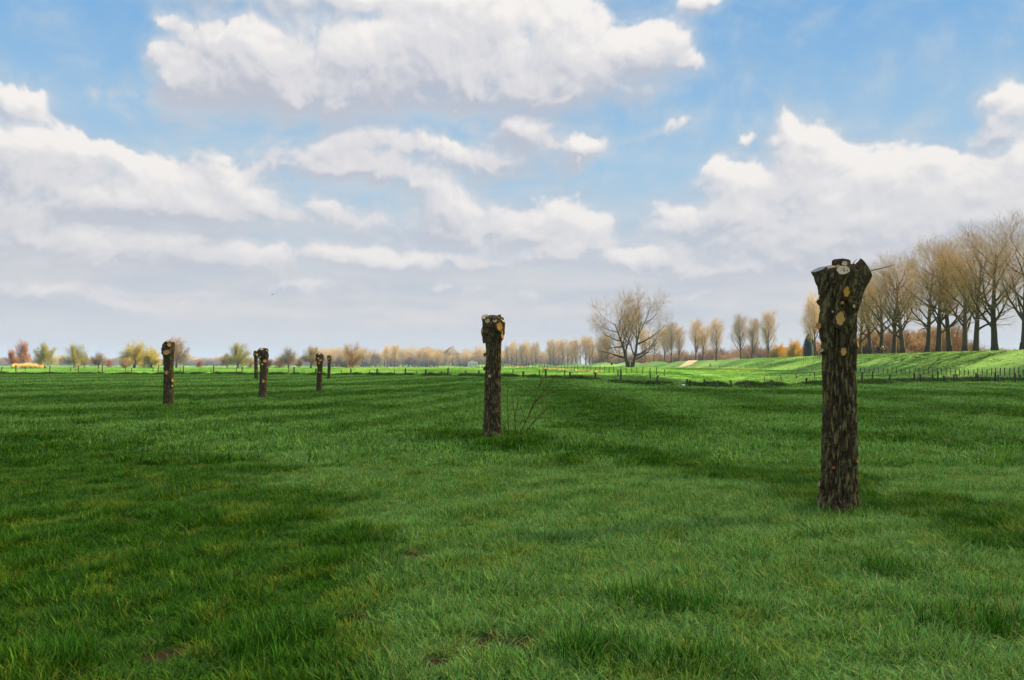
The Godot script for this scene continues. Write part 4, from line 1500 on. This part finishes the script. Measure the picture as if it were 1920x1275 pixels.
func surface_nets(bones: Array, cell: float, soft: float, paint: Callable) -> Shape:
	# bones: [from, radius, to, radius]; a smooth union of tapered capsules meshed as one skin
	var lo := Vector3(1e9, 1e9, 1e9)
	var hi := -lo
	for b in bones:
		for k in [0, 2]:
			var r: Vector3 = Vector3.ONE * (b[k + 1] + cell * 2.0)
			lo = lo.min(b[k] - r)
			hi = hi.max(b[k] + r)
	var nx := int((hi.x - lo.x) / cell) + 2
	var ny := int((hi.y - lo.y) / cell) + 2
	var nz := int((hi.z - lo.z) / cell) + 2
	var f := PackedFloat32Array()
	f.resize(nx * ny * nz)
	for z in nz:
		for y in ny:
			for x in nx:
				var p := lo + Vector3(x, y, z) * cell
				var acc := 0.0
				for b in bones:
					var ab: Vector3 = b[2] - b[0]
					var t := clampf((p - b[0]).dot(ab) / maxf(ab.length_squared(), 1e-6), 0.0, 1.0)
					var d: float = (p - b[0] - ab * t).length() - lerpf(b[1], b[3], t)
					acc += exp(-d / soft)
				f[(z * ny + y) * nx + x] = -soft * log(maxf(acc, 1e-30))
	var s := Shape.new()
	var id := {}
	for z in nz - 1:
		for y in ny - 1:
			for x in nx - 1:
				var sum := Vector3.ZERO
				var n := 0
				for e in [[0, 1], [2, 3], [4, 5], [6, 7], [0, 2], [1, 3], [4, 6], [5, 7], [0, 4], [1, 5], [2, 6], [3, 7]]:
					var a: int = e[0]
					var b: int = e[1]
					var pa := Vector3(x + (a & 1), y + ((a >> 1) & 1), z + (a >> 2))
					var pb := Vector3(x + (b & 1), y + ((b >> 1) & 1), z + (b >> 2))
					var fa := f[(int(pa.z) * ny + int(pa.y)) * nx + int(pa.x)]
					var fb := f[(int(pb.z) * ny + int(pb.y)) * nx + int(pb.x)]
					if (fa < 0.0) != (fb < 0.0):
						sum += pa.lerp(pb, fa / (fa - fb))
						n += 1
				if n:
					var p := lo + sum / n * cell
					id[(z * ny + y) * nx + x] = s.v.size()
					s.v.append(p); s.n.append(Vector3.UP); s.c.append(paint.call(p))
	for z in range(1, nz - 1):
		for y in range(1, ny - 1):
			for x in range(1, nx - 1):
				var k := (z * ny + y) * nx + x
				for ax in 3:
					var st: int = [1, nx, nx * ny][ax]
					if (f[k] < 0.0) == (f[k + st] < 0.0):
						continue
					var u: int = [nx, nx * ny, 1][ax]
					var w: int = [nx * ny, 1, nx][ax]
					var q := [id.get(k), id.get(k - u), id.get(k - u - w), id.get(k - w)]
					if q.has(null):
						continue
					if f[k] < 0.0:
						q.reverse()
					s.i.append_array(PackedInt32Array([q[0], q[1], q[2], q[0], q[2], q[3]]))
	s.smooth()
	return s


func person(label: String, at: Vector3, turn: float, riding: bool, jacket: Color, legs: Color, hair: Color) -> void:
	var t := thing("person", label, "person", at)
	t.rotation.y = turn
	var bones := []
	var add := func(a: Vector3, ra: float, b: Vector3, rb: float) -> void: bones.append([a, ra, b, rb])
	if riding:
		add.call(Vector3(0, 0.98, -0.20), 0.15, Vector3(0, 1.42, 0.08), 0.16)
		add.call(Vector3(0, 1.42, 0.08), 0.07, Vector3(0, 1.56, 0.14), 0.06)
		add.call(Vector3(0, 1.62, 0.16), 0.095, Vector3(0, 1.70, 0.17), 0.10)
		for s in [-1.0, 1.0]:
			add.call(Vector3(s * 0.19, 1.42, 0.08), 0.065, Vector3(s * 0.24, 1.20, 0.28), 0.05)
			add.call(Vector3(s * 0.24, 1.20, 0.28), 0.05, Vector3(s * 0.24, 1.06, 0.50), 0.035)
			var up := 0.16 if s > 0.0 else 0.0
			add.call(Vector3(s * 0.10, 0.95, -0.18), 0.10, Vector3(s * 0.12, 0.70 + up, 0.20), 0.07)
			add.call(Vector3(s * 0.12, 0.70 + up, 0.20), 0.07, Vector3(s * 0.12, 0.28 + up, 0.06), 0.045)
			add.call(Vector3(s * 0.12, 0.24 + up, 0.04), 0.045, Vector3(s * 0.12, 0.22 + up, 0.20), 0.035)
	else:
		add.call(Vector3(0, 0.95, 0), 0.15, Vector3(0, 1.40, 0.02), 0.165)
		add.call(Vector3(0, 1.42, 0.02), 0.07, Vector3(0, 1.54, 0.03), 0.06)
		add.call(Vector3(0, 1.60, 0.04), 0.095, Vector3(0, 1.68, 0.04), 0.10)
		for s in [-1.0, 1.0]:
			add.call(Vector3(s * 0.20, 1.38, 0), 0.065, Vector3(s * 0.25, 1.10, s * 0.08), 0.05)
			add.call(Vector3(s * 0.25, 1.10, s * 0.08), 0.05, Vector3(s * 0.25, 0.86, s * 0.16 + 0.05), 0.035)
			add.call(Vector3(s * 0.09, 0.92, 0), 0.10, Vector3(s * 0.10, 0.50, -s * 0.14), 0.07)
			add.call(Vector3(s * 0.10, 0.50, -s * 0.14), 0.07, Vector3(s * 0.10, 0.08, -s * 0.24), 0.045)
			add.call(Vector3(s * 0.10, 0.05, -s * 0.25), 0.045, Vector3(s * 0.10, 0.04, -s * 0.25 + 0.16), 0.035)
	var body := surface_nets(bones, 0.035, 0.03, func(p: Vector3) -> Color:
		if p.y > 1.66 or (p.y > 1.55 and p.z < (0.12 if riding else 0.0)):
			return hair
		if p.y > 1.52:
			return Color(0.5, 0.32, 0.24)
		return jacket if p.y > 0.97 or (absf(p.x) > 0.19 and p.y > 0.8) else legs)
	part("body", body, material(0.85, 0.3), t)


func bicycle(label: String, at: Vector3, turn: float, paint: Color) -> void:
	var t := thing("bicycle", label, "bicycle", at)
	t.rotation.y = turn
	var black := Color(0.02, 0.02, 0.02)
	for z in [-0.52, 0.52]:
		var s := Shape.new()
		var pts := PackedVector3Array()
		var rad := PackedFloat32Array()
		for k in 25:
			pts.append(Vector3(0, 0.35 + sin(TAU * k / 24.0) * 0.33, z + cos(TAU * k / 24.0) * 0.33)); rad.append(0.022)
		s.tube(pts, rad, 6, black)
		for k in 8:
			var a := TAU * k / 8.0
			s.tube(PackedVector3Array([Vector3(0, 0.35, z), Vector3(0, 0.35 + sin(a) * 0.32, z + cos(a) * 0.32)]), PackedFloat32Array([0.004, 0.004]), 3, Color(0.4, 0.4, 0.4))
		part("wheel", s, M.post, t)
	var f := Shape.new()
	for q in [[Vector3(0, 0.35, -0.52), Vector3(0, 0.32, -0.08)], [Vector3(0, 0.35, -0.52), Vector3(0, 0.85, -0.18)], [Vector3(0, 0.32, -0.08), Vector3(0, 0.92, -0.2)], [Vector3(0, 0.32, -0.08), Vector3(0, 0.85, 0.36)], [Vector3(0, 0.82, -0.18), Vector3(0, 0.88, 0.35)], [Vector3(0, 0.35, 0.52), Vector3(0, 1.02, 0.34)]]:
		f.tube(PackedVector3Array(q), PackedFloat32Array([0.018, 0.018]), 6, paint)
	part("frame", f, M.post, t, true)
	var h := Shape.new()
	h.tube(PackedVector3Array([Vector3(-0.28, 1.04, 0.46), Vector3(-0.1, 1.04, 0.36), Vector3(0.1, 1.04, 0.36), Vector3(0.28, 1.04, 0.46)]), PackedFloat32Array([0.014, 0.014, 0.014, 0.014]), 6, black)
	part("handlebar", h, M.post, t)
	var sa := Shape.new()
	sa.tube(PackedVector3Array([Vector3(0, 0.94, -0.34), Vector3(0, 0.95, -0.2), Vector3(0, 0.94, -0.08)]), PackedFloat32Array([0.075, 0.06, 0.02]), 8, black)
	part("saddle", sa, M.post, t)


func house(label: String, at: Vector3, w: float, d: float, eaves: float, ridge: float, wall: Color, roof: Color, turn: float, hipped := false) -> void:
	var t := thing("house", label, "house", at)
	t.rotation.y = turn
	var s := Shape.new()
	s.box(Vector3(-w / 2, -1, -d / 2), Vector3(w / 2, eaves, d / 2), wall)
	var k := 0.0 if not hipped else w / 2 - 0.05
	if not hipped:
		for z in [-d / 2, d / 2]:
			s.tri(Vector3(-w / 2, eaves, z), Vector3(w / 2, eaves, z), Vector3(0, ridge, z), Vector3(0, 0, signf(z)), wall)
	part("wall", s, M.plaster, t)
	var r := Shape.new()
	var o := 0.4
	if hipped:
		var top := Vector3(0, ridge, 0)
		var cs := [Vector3(-w / 2 - o, eaves - 0.1, -d / 2 - o), Vector3(w / 2 + o, eaves - 0.1, -d / 2 - o), Vector3(w / 2 + o, eaves - 0.1, d / 2 + o), Vector3(-w / 2 - o, eaves - 0.1, d / 2 + o)]
		for q in 4:
			var a: Vector3 = cs[q]
			var b: Vector3 = cs[(q + 1) % 4]
			var nn := (b - a).cross(top - a).normalized()
			r.tri(a, b, top, nn if nn.y > 0.0 else -nn, roof)
	else:
		for sx in [-1.0, 1.0]:
			var e := Vector3(sx * (w / 2 + o), eaves - 0.25, 0)
			var top := Vector3(0, ridge + 0.05, 0)
			var nn := Vector3(sx * (ridge - eaves), w / 2, 0).normalized()
			var z := Vector3(0, 0, d / 2 + o)
			var lift := nn * 0.14
			r.tri(e - z + lift, e + z + lift, top + z + lift, nn, roof)
			r.tri(e - z + lift, top + z + lift, top - z + lift, nn, roof)
			r.quad(e - z + lift, e + z + lift, e + z, e - z, roof)
	var ro := part("roof", r, M.plaster, t)
	var c := Shape.new()
	c.box(Vector3(w * 0.18, ridge - 1.6, -0.35), Vector3(w * 0.18 + 0.6, ridge + 0.7, 0.35), Color(0.22, 0.10, 0.07))
	part("chimney", c, M.plaster, ro)
	for fl in int(eaves / 2.8):
		for q in 3:
			var win := Shape.new()
			var x := (q - 1) * w * 0.3
			win.box(Vector3(x - 0.5, 0.9 + fl * 2.8, d / 2 - 0.06), Vector3(x + 0.5, 2.2 + fl * 2.8, d / 2 + 0.02), Color(0.04, 0.05, 0.06))
			var wo := part("window", win, M.glass, t)
			var fr := Shape.new()
			for e in [[Vector3(x - 0.58, 0.82 + fl * 2.8, d / 2), Vector3(x + 0.58, 0.90 + fl * 2.8, d / 2 + 0.07)], [Vector3(x - 0.58, 2.2 + fl * 2.8, d / 2), Vector3(x + 0.58, 2.28 + fl * 2.8, d / 2 + 0.07)], [Vector3(x - 0.58, 0.9 + fl * 2.8, d / 2), Vector3(x - 0.5, 2.2 + fl * 2.8, d / 2 + 0.07)], [Vector3(x + 0.5, 0.9 + fl * 2.8, d / 2), Vector3(x + 0.58, 2.2 + fl * 2.8, d / 2 + 0.07)]]:
				fr.box(e[0], e[1], Color(0.7, 0.7, 0.68))
			part("frame", fr, M.plaster, wo)


func build_small_things() -> void:
	M.plaster = material(0.9, 0.3)
	M.glass = material(0.15, 0.6)
	# walkers and riders on the dike
	var face_left := PI * 1.42
	var p := on_ray(1646.5, 152.0)
	bicycle("bicycle under the leftmost of the riders on the dike", p, face_left, Color(0.05, 0.05, 0.06))
	person("rider in dark blue, leftmost of the cyclists on the dike", p, face_left, true, Color(0.025, 0.04, 0.10), Color(0.02, 0.02, 0.025), Color(0.03, 0.03, 0.04))
	p = on_ray(1655.5, 150.5)
	bicycle("bicycle under the rider in yellow on the dike", p, face_left, Color(0.3, 0.3, 0.3))
	person("rider in a bright yellow jacket on the dike", p, face_left, true, Color(0.70, 0.42, 0.02), Color(0.03, 0.03, 0.04), Color(0.04, 0.035, 0.03))
	p = on_ray(1660.5, 149.5)
	bicycle("bicycle under the rightmost of the riders on the dike", p, face_left, Color(0.25, 0.25, 0.27))
	person("rider in blue, rightmost of the cyclists on the dike", p, face_left, true, Color(0.03, 0.07, 0.20), Color(0.03, 0.03, 0.035), Color(0.03, 0.03, 0.03))
	person("walker in dark clothes on the dike left of the golden willows", on_ray(1425.5, 303.0), PI * 0.6, false, Color(0.02, 0.025, 0.05), Color(0.10, 0.11, 0.14), Color(0.05, 0.04, 0.03))
	person("walker in black just left of the nearest trunk on the dike", on_ray(1532.0, 211.0), PI * 0.55, false, Color(0.02, 0.02, 0.025), Color(0.025, 0.025, 0.03), Color(0.03, 0.025, 0.02))
	p = on_ray(1332.0, 318.0)
	bicycle("bicycle on the lower path below the dike", p, PI * 1.5, Color(0.1, 0.1, 0.1))
	person("cyclist on the lower path below the dike", p, PI * 1.5, true, Color(0.03, 0.04, 0.06), Color(0.03, 0.03, 0.04), Color(0.04, 0.03, 0.02))
	# houses
	house("tall house with a steep dark roof rising from the hazy wood", on_ray(845.0, 800.0), 14.0, 14.0, 14.0, 21.5, Color(0.50, 0.38, 0.30), Color(0.10, 0.11, 0.13), 0.5, true)
	house("low white house at the edge of the hazy wood", on_ray(886.0, 730.0), 9.0, 7.0, 3.4, 5.2, Color(0.72, 0.70, 0.66), Color(0.30, 0.28, 0.27), 0.2)
	house("white house glimpsed under the poplars left of the golden willows", on_ray(1387.0, 362.0) * Vector3(1, 0, 1), 15.0, 9.0, 3.0, 4.6, Color(0.74, 0.72, 0.68), Color(0.10, 0.09, 0.09), 0.25)
	house("white house behind the golden willows", on_ray(1474.0, 345.0) * Vector3(1, 0, 1), 11.0, 8.0, 6.0, 9.0, Color(0.74, 0.72, 0.68), Color(0.20, 0.07, 0.05), 0.1)
	house("white house with a red roof beside the dark conifer", on_ray(1527.0, 300.0) * Vector3(1, 0, 1), 8.0, 8.0, 6.5, 9.5, Color(0.74, 0.72, 0.70), Color(0.30, 0.09, 0.06), 0.3)
	# pale bag lying by the fence, orange marker ball, reed bed, bird
	var t := thing("plastic_bag", "small white plastic bag lying in the grass by the crooked posts", "bag", where(1281.0, 725.0, 30.0))
	var s := Shape.new()
	for r in 9:
		var ph := PI * r / 8.0
		for q in 14:
			var th := TAU * q / 14.0
			var dv := Vector3(sin(ph) * cos(th), -cos(ph), sin(ph) * sin(th))
			var k := 1.0 + 0.6 * noise_a.get_noise_3dv(dv * 50.0)
			s.v.append(Vector3(dv.x * 0.13 * k, 0.08 + dv.y * 0.09 * k, dv.z * 0.11 * k)); s.n.append(dv); s.c.append(Color(0.72, 0.76, 0.8))
	s.grid(9, 14, true)
	s.smooth()
	part("bag", s, M.plaster, t)
	t = thing("marker_post", "orange-red round marker on a short pole left of the lone tree", "marker", on_ray(1147.0, 195.0))
	s = Shape.new()
	s.tube(PackedVector3Array([Vector3(0, -0.2, 0), Vector3(0, 0.7, 0)]), PackedFloat32Array([0.04, 0.04]), 8, Color(0.3, 0.3, 0.3))
	part("pole", s, M.post, t)
	s = Shape.new()
	for r in 9:
		var ph := PI * r / 8.0
		for q in 14:
			var th := TAU * q / 14.0
			var dv := Vector3(sin(ph) * cos(th), -cos(ph), sin(ph) * sin(th))
			s.v.append(Vector3(0, 0.85, 0) + dv * 0.30); s.n.append(dv); s.c.append(Color(0.62, 0.10, 0.05))
	s.grid(9, 14, true)
	part("disc", s, M.plaster, t)
	var reeds := []
	var rng := rng_of(45)
	for k in 1500:
		var u := 52.0 + rng.randfn(0.0, 22.0)
		if u < 24.0 or u > 82.0:
			continue
		reeds.append([on_ray(u, 275.0 + rng.randf_range(-5.0, 5.0)), rng.randf() * TAU, rng.randf_range(0.8, 1.3), rng.randf_range(2.2, 4.6) * (1.0 + 0.6 * noise_a.get_noise_1d(u * 14.0)), Color(0.58, 0.43, 0.20) * rng.randf_range(0.6, 1.15), 0.0])
	scatter("reed_bed", "patch of orange-yellow dry reeds at the left edge of the meadow", [tuft(95, 40, 0.55, 0.42, 0.05, 0.0, 2)], reeds)
	t = thing("bird", "small dark bird flying in the sky left of centre", "bird", Vector3((511.0 - 960.0) / F * 140.0, EYE + 130.0 / F * 140.0, -140.0))
	s = Shape.new()
	s.tube(PackedVector3Array([Vector3(-0.24, 0, 0), Vector3(-0.10, 0.01, 0), Vector3(0.06, 0.02, 0), Vector3(0.16, 0.03, 0), Vector3(0.22, 0.02, 0)]), PackedFloat32Array([0.02, 0.05, 0.055, 0.035, 0.006]), 8, Color(0.05, 0.05, 0.055))
	part("body", s, M.post, t)
	for q in [-1.0, 1.0]:
		var w := Shape.new()
		for seg in [[0.0, 0.02, 0.16, 0.07, 0.10], [0.16, 0.07, 0.36, 0.03, 0.06]]:
			var a := Vector3(seg[4] * 0.6, seg[1], q * seg[0])
			var b := Vector3(seg[4] * 0.4, seg[3], q * seg[2])
			w.tube(PackedVector3Array([a, b]), PackedFloat32Array([0.03, 0.022]), 6, Color(0.05, 0.05, 0.055))
			w.quad(a, b, b - Vector3(0.10, 0, 0), a - Vector3(0.14, 0, 0), Color(0.05, 0.05, 0.055))
		part("wing", w, M.post, t)


func _ready() -> void:
	noise_a.seed = 1; noise_a.frequency = 0.05; noise_a.fractal_octaves = 3
	noise_b.seed = 2; noise_b.frequency = 0.05; noise_b.fractal_octaves = 4
	noise_c.seed = 4; noise_c.frequency = 0.05; noise_c.fractal_octaves = 2
	noise_bark.seed = 6; noise_bark.frequency = 1.0; noise_bark.fractal_type = FastNoiseLite.FRACTAL_RIDGED; noise_bark.fractal_octaves = 2
	for q in [[62.0, 3.4, 20.0], [66.0, 3.5, -60.0], [71.0, 3.5, -104.0], [74.5, 3.62, -134.0], [77.0, 3.65, -165.0], [90.0, 3.75, -230.0], [102.0, 3.9, -300.0], [104.0, 3.65, -350.0], [95.0, 3.2, -420.0], [70.0, 2.7, -520.0], [38.0, 1.9, -600.0], [0.0, 1.5, -660.0], [-35.0, 0.8, -740.0], [-140.0, 0.3, -880.0]]:
		dike_points.append(Vector3(q[0], q[1], q[2]))
	build_light()
	M.grass = material(0.5, 0.2, 4.0)
	M.grass.backlight_enabled = true
	M.grass.backlight = Color(0.55, 0.6, 0.35)
	print("sky ", Time.get_ticks_msec())
	build_ground()
	build_cloud()
	build_ramp()
	print("ground ", Time.get_ticks_msec())
	build_pollards()
	build_shoots()
	print("pollards ", Time.get_ticks_msec())
	build_trees()
	build_cypress()
	print("trees ", Time.get_ticks_msec())
	build_fences()
	build_small_things()
	print("things ", Time.get_ticks_msec())
	build_grass()
	print("grass ", Time.get_ticks_msec())
